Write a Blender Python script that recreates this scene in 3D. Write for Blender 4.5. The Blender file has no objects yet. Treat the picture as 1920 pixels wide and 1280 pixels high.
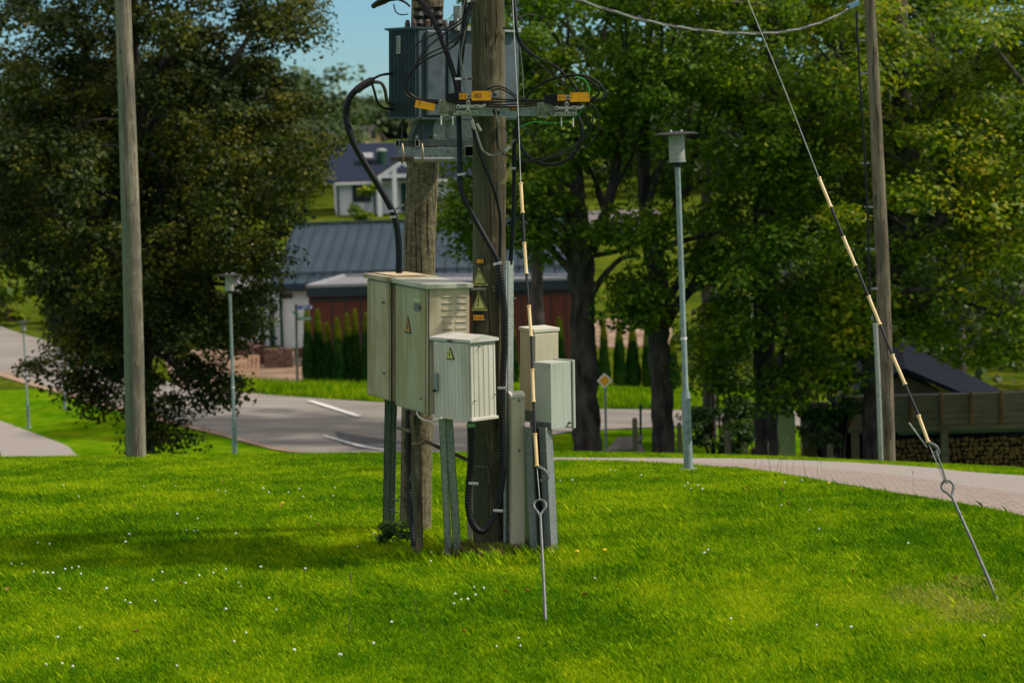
import bpy, math, random
import numpy as np
from mathutils import Vector, Matrix
R = math.radians
random.seed(7)
rng = np.random.default_rng(11)
sc = bpy.context.scene
col = sc.collection

# ------------------------------------------------------------------ camera, sky, sun, exposure
FPX = 4533.0                      # focal length in pixels of a 1920 px wide frame (85 mm)
CAM = Vector((0, 0, 3.16))
PITCH, ROLL = R(5.04), R(1.72)
fw = Vector((0, math.cos(PITCH), -math.sin(PITCH)))
u0 = Vector((0, math.sin(PITCH), math.cos(PITCH)))
r0 = Vector((1, 0, 0))
rt = r0*math.cos(ROLL) - u0*math.sin(ROLL)
up = r0*math.sin(ROLL) + u0*math.cos(ROLL)
cd = bpy.data.cameras.new('camera'); cam = bpy.data.objects.new('camera', cd); col.objects.link(cam)
M = Matrix(((rt.x, up.x, -fw.x, CAM.x), (rt.y, up.y, -fw.y, CAM.y), (rt.z, up.z, -fw.z, CAM.z), (0, 0, 0, 1)))
cam.matrix_world = M
cd.sensor_width = 36; cd.lens = 85; cd.clip_start = .1; cd.clip_end = 5000
cd.dof.use_dof = True; cd.dof.focus_distance = 17.9; cd.dof.aperture_fstop = 3.2
sc.camera = cam
SUN_EL, SUN_AZ = R(46), R(90)     # azimuth clockwise from +Y (view direction)
w = bpy.data.worlds.new('World'); sc.world = w; w.use_nodes = True
nt = w.node_tree; nt.nodes.clear()
sky = nt.nodes.new('ShaderNodeTexSky'); sky.sky_type = 'NISHITA'; sky.sun_disc = False
sky.sun_elevation = SUN_EL; sky.sun_rotation = SUN_AZ; sky.air_density = 1.0; sky.dust_density = .1; sky.ozone_density = 3
bg = nt.nodes.new('ShaderNodeBackground'); bg.inputs[1].default_value = .15
wo = nt.nodes.new('ShaderNodeOutputWorld')
tint = nt.nodes.new('ShaderNodeMix'); tint.data_type = 'RGBA'; tint.blend_type = 'MULTIPLY'; tint.inputs[0].default_value = 1; tint.inputs[7].default_value = (.31, .48, .62, 1)
nt.links.new(sky.outputs[0], tint.inputs[6])
# broken white cloud higher up, clear blue low down
wtc = nt.nodes.new('ShaderNodeTexCoord'); wsx = nt.nodes.new('ShaderNodeSeparateXYZ'); nt.links.new(wtc.outputs['Generated'], wsx.inputs[0])
wn = nt.nodes.new('ShaderNodeTexNoise'); wn.inputs['Scale'].default_value = 2.2; wn.inputs['Detail'].default_value = 5; nt.links.new(wtc.outputs['Generated'], wn.inputs[0])
wa_ = nt.nodes.new('ShaderNodeMath'); wa_.operation = 'MULTIPLY_ADD'; wa_.inputs[1].default_value = 1.1; nt.links.new(wsx.outputs[2], wa_.inputs[0]); nt.links.new(wn.outputs[0], wa_.inputs[2])
wm = nt.nodes.new('ShaderNodeMapRange'); wm.inputs[1].default_value = .74; wm.inputs[2].default_value = .98; wm.interpolation_type = 'SMOOTHSTEP'; nt.links.new(wa_.outputs[0], wm.inputs[0])
cl = nt.nodes.new('ShaderNodeMix'); cl.data_type = 'RGBA'; cl.inputs[7].default_value = (4.3, 4.1, 3.85, 1); nt.links.new(wm.outputs[0], cl.inputs[0]); nt.links.new(tint.outputs[2], cl.inputs[6])
nt.links.new(cl.outputs[2], bg.inputs[0]); nt.links.new(bg.outputs[0], wo.inputs[0])
sd = bpy.data.lights.new('sun', 'SUN'); sd.energy = 3.8; sd.angle = R(2.2); sd.color = (1, .92, .78)
so = bpy.data.objects.new('sun', sd); col.objects.link(so)
sdir = Vector((math.sin(SUN_AZ)*math.cos(SUN_EL), math.cos(SUN_AZ)*math.cos(SUN_EL), math.sin(SUN_EL)))
so.rotation_euler = sdir.to_track_quat('Z', 'Y').to_euler()
so.location = (30, 0, 40)
sc.view_settings.view_transform = 'Standard'; sc.view_settings.look = 'None'
sc.view_settings.exposure = 0.2; sc.view_settings.gamma = 1
sc.cycles.use_denoising = True
sc.cycles.max_bounces = 6; sc.cycles.transparent_max_bounces = 8
sc.cycles.sample_clamp_indirect = 4

# ------------------------------------------------------------------ picture <-> world
def ray(px, py):
    return fw + rt*((px-960)/FPX) + up*((640-py)/FPX)
def W(px, py, Y):
    d = ray(px, py); return CAM + d*(Y/d.y)
def proj(p):
    v = Vector(p)-CAM; z = v.dot(fw); return 960+FPX*v.dot(rt)/z, 640-FPX*v.dot(up)/z
PR = [(-60, 1.2), (0, .15), (12, 0), (18.1, 0), (20, -.07), (23, -.29), (26, -.54), (28.5, -.76), (31, -1.01), (34, -1.42), (37, -1.85), (42, -2.58),
      (47, -3.25), (52, -3.9), (56, -4.32), (60, -4.4), (70, -4.42), (74, -4.6), (84, -4.95), (92, -5.15), (104, -5.1), (130, -4.2),
      (180, -2.9), (260, -1.2), (400, 1.2), (500, 4.2), (700, 8), (1500, 10)]
PX = np.array([p[0] for p in PR], float); PZ = np.array([p[1] for p in PR], float)
_yy = np.arange(-60, 1500, .5); _zz = np.interp(_yy, PX, PZ)
_k = np.ones(5)/5; _zs = np.convolve(np.pad(_zz, 2, 'edge'), _k, 'valid')
def G(x, y):
    x = np.asarray(x, float); y = np.asarray(y, float)
    z = np.interp(y, _yy, _zs)
    s = np.clip((y-18)/12, 0, 1); s = s*s*(3-2*s)
    t = 1-np.clip((y-90)/60, 0, 1)
    z = z - (.036*np.clip(x, 0, 12)+.0042*np.clip(x, 0, 9)**2+.02*np.clip(x, -12, 0))*s*t - .011*np.clip(x, 0, 10)*np.clip((y-31)/8, 0, 1)*t
    far = np.clip((y-120)/200, 0, 1)
    z = z + far*np.clip((x-8)*.05, 0, 9) + far*np.clip((-x-30)*.05, 0, 12)
    z = z + .035*np.sin(x*.55+y*.31)*np.cos(y*.42-x*.2)*np.clip((y-10)/10, .0, 1)*(1-np.clip((y-24)/6, 0, 1))
    return z
def g(x, y): return float(G(x, y))
def hit(px, py, Y0=11.0, Y1=1400):
    d = ray(px, py); Y = Y0
    while Y < Y1:
        p = CAM + d*(Y/d.y)
        if p.z < g(p.x, p.y):
            a, b = Y-(.1 if Y < 60 else .5), Y
            for _ in range(12):
                m = (a+b)/2; q = CAM + d*(m/d.y)
                if q.z < g(q.x, q.y): b = m
                else: a = m
            return CAM + d*(b/d.y)
        Y += .1 if Y < 60 else .5
    return CAM + d*(Y1/d.y)
def onground(px, Y, dz=0):
    """point on the ground at depth Y under picture column px (near the ground row)"""
    lo, hi = -200, 2400
    for _ in range(30):
        m = (lo+hi)/2; p = W(px, m, Y)
        if p.z > g(p.x, Y): lo = m
        else: hi = m
    p = W(px, lo, Y); p.z = g(p.x, Y)+dz; return p

# ------------------------------------------------------------------ object helpers
def tag(o, label=None, cat=None, group=None, kind=None):
    if label: o['label'] = label
    if cat: o['category'] = cat
    if group: o['group'] = group
    if kind: o['kind'] = kind
    return o
def empty(name, loc, label=None, cat=None, group=None):
    o = bpy.data.objects.new(name, None); col.objects.link(o); o.location = loc; o.empty_display_size = .2
    return tag(o, label, cat, group)
def orgn(o):
    v = Vector(o.location)
    while o.parent: o = o.parent; v += Vector(o.location)
    return v
class MB:
    def __init__(s): s.v = []; s.f = []; s.mi = []; s.cur = 0
    def add(s, vs, fs):
        n = len(s.v); s.v += [tuple(v) for v in vs]; s.f += [tuple(i+n for i in f) for f in fs]; s.mi += [s.cur]*len(fs); return s
    def box6(s, o, a, b, c):
        o = Vector(o); a = Vector(a); b = Vector(b); c = Vector(c)
        vs = [o, o+a, o+a+b, o+b, o+c, o+a+c, o+a+b+c, o+b+c]
        fs = [(0, 3, 2, 1), (4, 5, 6, 7), (0, 1, 5, 4), (1, 2, 6, 5), (2, 3, 7, 6), (3, 0, 4, 7)]
        if a.cross(b).dot(c) < 0: fs = [f[::-1] for f in fs]
        return s.add(vs, fs)
    def box(s, c, sx, sy, sz, rz=0):
        q = Matrix.Rotation(rz, 3, 'Z'); a = q @ Vector((sx, 0, 0)); b = q @ Vector((0, sy, 0)); k = Vector((0, 0, sz))
        return s.box6(Vector(c)-a/2-b/2-k/2, a, b, k)
    def bar(s, p, q, wd, ht=None, upv=(0, 0, 1)):
        p = Vector(p); q = Vector(q); ht = ht or wd; d = (q-p); n = d.cross(Vector(upv))
        if n.length < 1e-6: n = d.cross(Vector((0, 1, 0)))
        n.normalize(); m = n.cross(d).normalized()
        return s.box6(p-n*wd/2-m*ht/2, n*wd, m*ht, d)
    def slab(s, pts, t):
        """polygon pts extruded by vector t"""
        n = len(pts); t = Vector(t); P = [Vector(p) for p in pts]
        nm = (P[1]-P[0]).cross(P[2]-P[0])
        fs = [tuple(range(n)), tuple(range(2*n-1, n-1, -1))] + [(i, i+n, (i+1) % n+n, (i+1) % n) for i in range(n)]
        if nm.dot(t) > 0: fs = [f[::-1] for f in fs]
        return s.add(P+[p+t for p in P], fs)
    def pslab(s, px, Y, t=.01): return s.slab([W(a, b, Y) for a, b in px], (0, t, 0))
    def tube(s, pts, r, n=8, cap=True):
        P = [Vector(p) for p in pts]; m = len(P)
        if not hasattr(r, '__len__'): r = [r]*m
        T = [(P[min(i+1, m-1)]-P[max(i-1, 0)]).normalized() for i in range(m)]
        a = T[0].cross(Vector((0, 0, 1)))
        if a.length < .1: a = T[0].cross(Vector((0, 1, 0)))
        a.normalize(); vs = []
        for i in range(m):
            a = (a - T[i]*a.dot(T[i])).normalized(); b = T[i].cross(a)
            for k in range(n):
                t = 2*math.pi*k/n; vs.append(P[i]+(a*math.cos(t)+b*math.sin(t))*r[i])
        fs = [(i*n+k, i*n+(k+1) % n, (i+1)*n+(k+1) % n, (i+1)*n+k) for i in range(m-1) for k in range(n)]
        if cap: fs += [tuple(range(n-1, -1, -1)), tuple(range((m-1)*n, m*n))]
        return s.add(vs, fs)
    def lathe(s, c, prof, n=20, ax=(0, 0, 1)):
        ax = Vector(ax).normalized(); return s.tube([Vector(c)+ax*z for r_, z in prof], [max(r_, 1e-4) for r_, z in prof], n)
    def build(s, name, mats, parent=None, smooth=False, bevel=0, **kw):
        o_ = orgn(parent) if parent else Vector(kw.pop('loc', (0, 0, 0)))
        me = bpy.data.meshes.new(name); me.from_pydata([tuple(Vector(v)-o_) for v in s.v], [], s.f)
        mats = mats if isinstance(mats, (list, tuple)) else [mats]
        for m in mats: me.materials.append(m)
        if len(mats) > 1: me.polygons.foreach_set('material_index', s.mi)
        if smooth:
            me.polygons.foreach_set('use_smooth', [True]*len(me.polygons))
            try: me.set_sharp_from_angle(angle=R(40))
            except Exception: pass
        ob = bpy.data.objects.new(name, me); col.objects.link(ob)
        if parent: ob.parent = parent
        else: ob.location = o_
        if bevel:
            b = ob.modifiers.new('bevel', 'BEVEL'); b.width = bevel; b.segments = 2; b.limit_method = 'ANGLE'
        tag(ob, kw.get('label'), kw.get('cat'), kw.get('group'), kw.get('kind'))
        return ob
def spline(pts, k=8):
    P = [Vector(p) for p in pts]; P = [P[0]*2-P[1]]+P+[P[-1]*2-P[-2]]; out = []
    for i in range(1, len(P)-2):
        for j in range(k):
            t = j/k
            out.append(.5*((2*P[i])+(P[i+1]-P[i-1])*t+(2*P[i-1]-5*P[i]+4*P[i+1]-P[i+2])*t*t+(3*P[i]-P[i-1]-3*P[i+1]+P[i+2])*t**3))
    out.append(P[-2]); return out
def np_mesh(name, V, F, nper, mat, parent=None, loc=(0, 0, 0), **kw):
    """V (n,3) float, F flat index array, nper vertices per face"""
    o_ = orgn(parent) if parent else Vector(loc)
    V = V - np.array(o_); me = bpy.data.meshes.new(name); nf = len(F)//nper
    me.vertices.add(len(V)); me.vertices.foreach_set('co', V.astype(np.float32).ravel())
    me.loops.add(len(F)); me.loops.foreach_set('vertex_index', F.astype(np.int32))
    me.polygons.add(nf); me.polygons.foreach_set('loop_start', (np.arange(nf)*nper).astype(np.int32))
    try: me.polygons.foreach_set('loop_total', np.full(nf, nper, np.int32))
    except Exception: pass
    me.update(calc_edges=True)
    for m in (mat if isinstance(mat, (list, tuple)) else [mat]): me.materials.append(m)
    ob = bpy.data.objects.new(name, me); col.objects.link(ob)
    if parent: ob.parent = parent
    else: ob.location = o_
    return tag(ob, kw.get('label'), kw.get('cat'), kw.get('group'), kw.get('kind'))

# ------------------------------------------------------------------ materials
def newmat(name):
    m = bpy.data.materials.new(name); m.use_nodes = True; t = m.node_tree; b = t.nodes['Principled BSDF']; return m, t, b
def N(t, typ, **kw):
    n = t.nodes.new(typ)
    for k, v in kw.items(): setattr(n, k, v)
    return n
def ramp(t, src, stops):
    r = N(t, 'ShaderNodeValToRGB'); t.links.new(src, r.inputs[0]); e = r.color_ramp.elements
    e[0].position, e[0].color = stops[0][0], (*stops[0][1], 1); e[1].position, e[1].color = stops[-1][0], (*stops[-1][1], 1)
    for p, c in stops[1:-1]: x = e.new(p); x.color = (*c, 1)
    return r.outputs[0]
def noise(t, scale, detail=5, stretch=(1, 1, 1), coord='Object', rough=.6, off=0):
    tc = N(t, 'ShaderNodeTexCoord'); mp = N(t, 'ShaderNodeMapping'); mp.inputs['Scale'].default_value = stretch
    mp.inputs['Location'].default_value = (off, off*.7, off*1.3)
    src = tc.outputs[coord] if coord != 'World' else N(t, 'ShaderNodeNewGeometry').outputs['Position']
    t.links.new(src, mp.inputs[0]); n = N(t, 'ShaderNodeTexNoise'); n.inputs['Scale'].default_value = scale
    n.inputs['Detail'].default_value = detail; n.inputs['Roughness'].default_value = rough
    t.links.new(mp.outputs[0], n.inputs[0]); return n.outputs[0]
def mixc(t, f, a, b, mode='MIX'):
    m = N(t, 'ShaderNodeMix'); m.data_type = 'RGBA'; m.blend_type = mode
    for s_, v in ((m.inputs[0], f), (m.inputs[6], a), (m.inputs[7], b)):
        if isinstance(v, (int, float)): s_.default_value = v
        elif isinstance(v, tuple): s_.default_value = (*v, 1)
        else: t.links.new(v, s_)
    return m.outputs[2]
def bump(t, b, h, st=.3, d=.01):
    n = N(t, 'ShaderNodeBump'); n.inputs['Strength'].default_value = st; n.inputs['Distance'].default_value = d
    t.links.new(h, n.inputs['Height']); t.links.new(n.outputs[0], b.inputs['Normal'])
def mat2(name, c1, c2, scale=4, rough=.7, metal=0, stretch=(1, 1, 1), bst=.2, bd=.005, coord='Object', lo=.35, hi=.65, spec=.4, detail=6):
    m, t, b = newmat(name); n = noise(t, scale, detail, stretch, coord)
    t.links.new(ramp(t, n, [(lo, c1), (hi, c2)]), b.inputs['Base Color'])
    b.inputs['Roughness'].default_value = rough; b.inputs['Metallic'].default_value = metal
    b.inputs['Specular IOR Level'].default_value = spec
    if bst: bump(t, b, n, bst, bd)
    return m
def flat(name, c, rough=.6, metal=0, spec=.4):
    return mat2(name, tuple(x*.85 for x in c), tuple(min(1, x*1.1) for x in c), 9, rough, metal, bst=.05, spec=spec)
def polewood(name, a, b_, c, green=None, knots=True, lichen=False):
    m, t, b = newmat(name)
    n1 = noise(t, 22, 8, (1, 1, .045)); n2 = noise(t, 2.2, 5, (1, 1, .5), off=3); n3 = noise(t, 60, 4, (1, 1, .03), off=5); n4 = noise(t, 9, 6, (1, 1, .6), off=8)
    base = ramp(t, n1, [(.3, a), (.5, b_), (.7, c)])
    base = mixc(t, ramp(t, n2, [(.42, (0, 0, 0)), (.62, (1, 1, 1))]), base, tuple(x*.55 for x in b_))
    base = mixc(t, ramp(t, n4, [(.55, (0, 0, 0)), (.68, (.6, .6, .6))]), base, c)
    if lichen:
        n5 = noise(t, 24, 8, (1, 1, 1.5), off=13, rough=.75); base = mixc(t, ramp(t, n5, [(.42, (0, 0, 0)), (.62, (.55, .55, .55))]), mixc(t, .35, base, a), c)
    n6 = noise(t, 7, 3, (1, 1, .8), off=17); base = mixc(t, ramp(t, n6, [(.66, (0, 0, 0)), (.72, (.7, .7, .7))]), base, tuple(x*.6 for x in a))
    crk = ramp(t, n3, [(.38, (.18, .16, .14)), (.43, (1, 1, 1))])
    base = mixc(t, 1.0, base, crk, 'MULTIPLY')
    if green:
        ge = N(t, 'ShaderNodeNewGeometry'); sx = N(t, 'ShaderNodeSeparateXYZ'); t.links.new(ge.outputs['Normal'], sx.inputs[0])
        ad = N(t, 'ShaderNodeMath', operation='MULTIPLY_ADD'); ad.inputs[1].default_value = -.35; t.links.new(sx.outputs[0], ad.inputs[0]); t.links.new(n2, ad.inputs[2])
        base = mixc(t, ramp(t, ad.outputs[0], [(.5, (0, 0, 0)), (.85, (.8, .8, .8))]), base, green)
    t.links.new(base, b.inputs['Base Color']); b.inputs['Roughness'].default_value = .9; b.inputs['Specular IOR Level'].default_value = .15
    bump(t, b, n1, .5, .01); return m
def paint(name, c, dirt, streak, amt=.6, rough=.5, topdirt=None):
    """weathered cabinet paint: vertical run streaks and blotches of algae and grime"""
    m, t, b = newmat(name)
    n1 = noise(t, 16, 6, (1, 1, .06)); n2 = noise(t, 3, 6, (1, 1, .45), off=4); n3 = noise(t, 70, 4, off=2)
    x = mixc(t, ramp(t, n1, [(.42, (0, 0, 0)), (.68, (amt, amt, amt))]), c, streak)
    x = mixc(t, ramp(t, n2, [(.45, (0, 0, 0)), (.72, (amt, amt, amt))]), x, dirt)
    x = mixc(t, ramp(t, n3, [(.62, (0, 0, 0)), (.75, (.5, .5, .5))]), x, tuple(v*.5 for v in dirt))
    n4 = noise(t, 55, 4, (1, 1, .025), off=9); x = mixc(t, 1.0, x, ramp(t, n4, [(.36, (1-.16*amt, 1-.18*amt, 1-.24*amt)), (.52, (1, 1, 1))]), 'MULTIPLY')
    n5 = noise(t, 9, 7, (1, 1, .5), off=21); x = mixc(t, ramp(t, n5, [(.62, (0, 0, 0)), (.70, (.45*amt, .45*amt, .45*amt))]), x, (.13, .075, .03))
    t.links.new(x, b.inputs['Base Color']); b.inputs['Roughness'].default_value = rough; b.inputs['Specular IOR Level'].default_value = .35
    bump(t, b, n2, .05, .003); return m
def galv(name, a, b_, rough=.5, metal=.55, sc_=18):
    m, t, b = newmat(name); tc = N(t, 'ShaderNodeTexCoord'); v = N(t, 'ShaderNodeTexVoronoi'); v.inputs['Scale'].default_value = sc_*2.2
    n = noise(t, sc_, 5, (1, 1, .35)); wv = N(t, 'ShaderNodeVectorMath', operation='ADD')
    t.links.new(tc.outputs['Object'], wv.inputs[0])
    nn = N(t, 'ShaderNodeTexNoise'); nn.inputs['Scale'].default_value = 14; t.links.new(tc.outputs['Object'], nn.inputs[0])
    sc2 = N(t, 'ShaderNodeVectorMath', operation='SCALE'); sc2.inputs['Scale'].default_value = .06; t.links.new(nn.outputs[1], sc2.inputs[0])
    t.links.new(sc2.outputs[0], wv.inputs[1]); t.links.new(wv.outputs[0], v.inputs[0])
    x = ramp(t, n, [(.3, a), (.7, b_)]); x = mixc(t, ramp(t, v.outputs['Distance'], [(.2, (0, 0, 0)), (.7, (.45, .45, .45))]), x, tuple(min(1, q*1.5) for q in b_))
    t.links.new(x, b.inputs['Base Color']); b.inputs['Roughness'].default_value = rough; b.inputs['Metallic'].default_value = metal; return m
def leafmat(name, cols, trans=.35, patch=.5, rough=.55):
    m, t, b = newmat(name); ge = N(t, 'ShaderNodeNewGeometry')
    n = noise(t, patch, 3, coord='World')
    ad = N(t, 'ShaderNodeMath', operation='MULTIPLY_ADD'); ad.inputs[1].default_value = .32; t.links.new(ge.outputs['Random Per Island'], ad.inputs[0])
    s2 = N(t, 'ShaderNodeMath', operation='MULTIPLY'); s2.inputs[1].default_value = .9; t.links.new(n, s2.inputs[0]); t.links.new(s2.outputs[0], ad.inputs[2])
    k = len(cols); x = ramp(t, ad.outputs[0], [(.25+.6*i/(k-1), c) for i, c in enumerate(cols)])
    t.links.new(x, b.inputs['Base Color']); b.inputs['Roughness'].default_value = rough; b.inputs['Specular IOR Level'].default_value = .25
    tr = N(t, 'ShaderNodeBsdfTranslucent'); br = mixc(t, 1.0, x, (1.5, 1.6, .7), 'MULTIPLY'); t.links.new(br, tr.inputs[0])
    mx = N(t, 'ShaderNodeMixShader'); mx.inputs[0].default_value = trans; t.links.new(b.outputs[0], mx.inputs[1]); t.links.new(tr.outputs[0], mx.inputs[2])
    t.links.new(mx.outputs[0], t.nodes['Material Output'].inputs[0]); return m
def lawnmat(name, cols, blade=True):
    m, t, b = newmat(name); ge = N(t, 'ShaderNodeNewGeometry')
    n1 = noise(t, .45, 4, (1, .8, 1), 'World'); n2 = noise(t, 2.6, 5, (1, .6, 1), 'World', off=7)
    a = N(t, 'ShaderNodeMath', operation='MULTIPLY_ADD'); a.inputs[1].default_value = .55; t.links.new(n1, a.inputs[0])
    c = N(t, 'ShaderNodeMath', operation='MULTIPLY'); c.inputs[1].default_value = .45; t.links.new(n2, c.inputs[0]); t.links.new(c.outputs[0], a.inputs[2])
    f = a.outputs[0]
    if blade:
        d = N(t, 'ShaderNodeMath', operation='MULTIPLY_ADD'); d.inputs[1].default_value = .3; t.links.new(ge.outputs['Random Per Island'], d.inputs[0])
        e = N(t, 'ShaderNodeMath', operation='SUBTRACT'); e.inputs[1].default_value = .15; t.links.new(f, e.inputs[0]); t.links.new(e.outputs[0], d.inputs[2]); f = d.outputs[0]
    else:
        n3 = noise(t, 30, 5, (1, .5, 1), 'World', off=3)
        d = N(t, 'ShaderNodeMath', operation='MULTIPLY_ADD'); d.inputs[1].default_value = .35; t.links.new(n3, d.inputs[0])
        e = N(t, 'ShaderNodeMath', operation='SUBTRACT'); e.inputs[1].default_value = .17; t.links.new(f, e.inputs[0]); t.links.new(e.outputs[0], d.inputs[2]); f = d.outputs[0]
    k = len(cols); x = ramp(t, f, [(.35+.3*i/(k-1), c_) for i, c_ in enumerate(cols)])
    t.links.new(x, b.inputs['Base Color']); b.inputs['Roughness'].default_value = .7; b.inputs['Specular IOR Level'].default_value = .08 if blade else 0
    if blade:
        tr = N(t, 'ShaderNodeBsdfTranslucent'); t.links.new(x, tr.inputs[0]); mx = N(t, 'ShaderNodeMixShader'); mx.inputs[0].default_value = .35
        t.links.new(b.outputs[0], mx.inputs[1]); t.links.new(tr.outputs[0], mx.inputs[2]); t.links.new(mx.outputs[0], t.nodes['Material Output'].inputs[0])
    return m
GR = [(.045, .14, .001), (.115, .265, .001), (.21, .37, .001), (.42, .50, .004)]
m_blade = lawnmat('grass blade', GR)
m_lawn = lawnmat('lawn', [(.03, .09, .001), (.06, .145, .002), (.105, .195, .003), (.17, .21, .008)], False)
m_far = lawnmat('far meadow', [(.022, .045, .005), (.045, .07, .006), (.075, .10, .008), (.14, .14, .02)], False)
m_asph = mat2('asphalt', (.19, .17, .155), (.29, .26, .235), 1.2, .85, bst=.2, coord='World', stretch=(.35, 1, 1), detail=9, spec=.05)
m_asph2 = mat2('dark asphalt', (.09, .088, .09), (.12, .115, .115), 3, .85, coord='World', spec=.05)
m_edge = mat2('sandy verge', (.28, .19, .13), (.36, .26, .19), 5, .9, coord='World', spec=.05)
m_pathgrey = mat2('path surface', (.25, .22, .205), (.34, .30, .28), 30, .9, coord='World', bst=.3, spec=.05)
m_dirt = mat2('bare soil', (.12, .075, .05), (.34, .24, .18), .9, .95, coord='World', detail=9, spec=.05)
m_white = flat('road paint', (.72, .70, .68), .6)
m_polef = polewood('front pole wood', (.042, .034, .020), (.11, .093, .056), (.21, .185, .12), (.08, .095, .05))
m_poler = polewood('rear pole wood', (.055, .043, .024), (.15, .12, .07), (.30, .26, .165), lichen=True)
m_polel = polewood('old pole wood', (.10, .085, .065), (.22, .195, .15), (.30, .26, .20), (.13, .18, .12))
m_poled = polewood('brown pole wood', (.10, .08, .055), (.20, .165, .12), (.26, .22, .16))
m_post = polewood('stub wood', (.07, .055, .03), (.17, .14, .08), (.32, .28, .19), (.12, .13, .08))
m_cabbeige = paint('beige cabinet paint', (.50, .43, .31), (.24, .19, .10), (.34, .29, .18), .6)
m_cabgreen = paint('algae covered paint', (.38, .38, .25), (.29, .22, .08), (.24, .26, .15), .9)
m_cabtan = paint('stained tan paint', (.44, .38, .26), (.22, .15, .06), (.27, .235, .14), .95)
m_cabgrey = paint('light plastic', (.64, .60, .53), (.33, .31, .23), (.44, .41, .33), .6)
m_cabblue = paint('pale blue grey paint', (.43, .46, .41), (.26, .27, .2), (.34, .37, .32), .5)
m_duct = paint('beige duct paint', (.52, .46, .34), (.32, .27, .17), (.44, .39, .28), .4)
m_rust = mat2('rusty cover', (.42, .28, .09), (.55, .47, .36), 6, .7, stretch=(1, 3, 1))
m_galv = galv('galvanised steel', (.165, .172, .178), (.30, .31, .32))
m_galv2 = galv('pale galvanised steel', (.20, .215, .205), (.31, .33, .31), .5, .3)
m_galvd = galv('dark weathered steel', (.06, .075, .07), (.12, .135, .125), .6, .3)
m_tank = galv('painted tank steel', (.032, .052, .066), (.064, .09, .108), .6, .1, 5)
m_fin = flat('fin paint', (.038, .064, .078), .5, .1)
m_teal = flat('teal plastic', (.06, .25, .24), .4)
m_blk = flat('black sheath', (.006, .006, .008), .45, spec=.28)
m_blk2 = flat('dark sheath', (.011, .011, .015), .5, spec=.25)
m_grn = flat('green earth wire', (.03, .33, .09), .5)
m_wire = flat('bare wire', (.17, .17, .15), .5, .4)
m_alu = galv('cast aluminium', (.27, .25, .21), (.42, .39, .34), .5, .3, 30)
m_org = flat('orange tag', (.95, .37, .004), .5)
m_yel = mat2('faded yellow sign', (.60, .56, .22), (.70, .64, .12), 14, .6)
m_ink = flat('black print', (.012, .012, .012), .6)
m_sleeve = mat2('yellow guard sleeve', (.68, .46, .20), (.80, .58, .32), 6, .35)
m_steel = galv('guy rod steel', (.07, .072, .074), (.14, .145, .145), .5, .5, 30)
m_lamp = galv('lamp post coating', (.12, .17, .175), (.19, .25, .25), .6, .1, 8)
m_hat = flat('dark lamp hat', (.035, .035, .036), .7, spec=.15)
m_glass = mat2('lamp diffuser', (.24, .235, .21), (.40, .39, .35), 12, .35, stretch=(1, 1, 6))
m_bark = mat2('bark', (.016, .012, .011), (.125, .097, .088), 5, .95, stretch=(1, 1, .35), bst=.9, bd=.04, lo=.38, hi=.68)
m_leafL = leafmat('linden leaf', [(.005, .017, .004), (.015, .035, .005), (.044, .064, .006), (.17, .145, .009)], .3, .55)
m_leafR = leafmat('maple leaf', [(.010, .038, .003), (.038, .10, .003), (.10, .19, .004), (.26, .29, .007)], .35, .6)
m_leafM = leafmat('bright maple leaf', [(.014, .046, .003), (.052, .115, .003), (.14, .21, .004), (.36, .31, .009)], .4, .7)
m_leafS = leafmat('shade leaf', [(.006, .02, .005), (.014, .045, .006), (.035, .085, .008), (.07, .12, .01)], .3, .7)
m_thuja = leafmat('conifer spray', [(.005, .034, .009), (.010, .055, .012), (.025, .085, .012), (.08, .13, .014)], .2, .9)
m_tip = leafmat('conifer tip', [(.06, .13, .01), (.15, .2, .012), (.3, .26, .02)], .2, .9)
m_wood2 = leafmat('hill foliage', [(.012, .03, .012), (.03, .06, .02), (.055, .09, .024), (.1, .12, .035)], .2, .06)
m_wall = mat2('white render', (.74, .72, .73), (.84, .82, .82), 1.5, .85, bst=.02)
m_roof = mat2('blue grey metal roof', (.026, .047, .070), (.036, .062, .09), .6, .65, 0, bst=.02, spec=.2)
m_roofd = flat('dark trim', (.02, .035, .05), .5)
m_rooft = flat('rim metal', (.3, .3, .32), .6, spec=.2)
m_roofg = flat('flat roof sheet', (.2, .2, .22), .8, spec=.1)
m_brown = mat2('brown cladding', (.11, .028, .016), (.15, .042, .024), 3, .8, stretch=(6, 6, .3), bst=.05)
m_tile = mat2('slate blue tiles', (.035, .045, .085), (.05, .065, .11), 1.5, .6)
m_win = flat('window glass', (.012, .02, .022), .12, spec=.6)
m_green = flat('dark green frame', (.01, .05, .03), .5)
m_yw = flat('yellow wall', (.9, .62, .32), .9)
m_mauve = mat2('mauve roof tiles', (.12, .10, .115), (.19, .16, .18), 6, .85)
m_brick = mat2('red brick', (.28, .07, .035), (.36, .10, .055), 12, .9)
m_shed = mat2('weathered shed boards', (.12, .088, .07), (.21, .165, .135), 3, .9, stretch=(1, 1, 9), bst=.4)
m_batten = mat2('reddish batten', (.12, .05, .02), (.26, .12, .05), 4, .8)
m_bitumen = mat2('roofing felt', (.009, .011, .018), (.016, .018, .027), 6, .95, spec=.05)
m_logend = mat2('log end', (.08, .042, .016), (.30, .17, .07), 14, .85, coord='World', bst=.2)
m_logbark = mat2('log bark', (.02, .014, .01), (.05, .035, .025), 12, .95)
m_stone = mat2('grey stone', (.14, .125, .11), (.26, .235, .21), 5, .9, bst=.5, bd=.02)
m_paver = mat2('paver block', (.10, .045, .032), (.22, .13, .10), 14, .9)
m_pallet = flat('pallet wood', (.50, .30, .19), .85)
m_car = flat('light car paint', (.45, .55, .62), .25, .3, .6)
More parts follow.
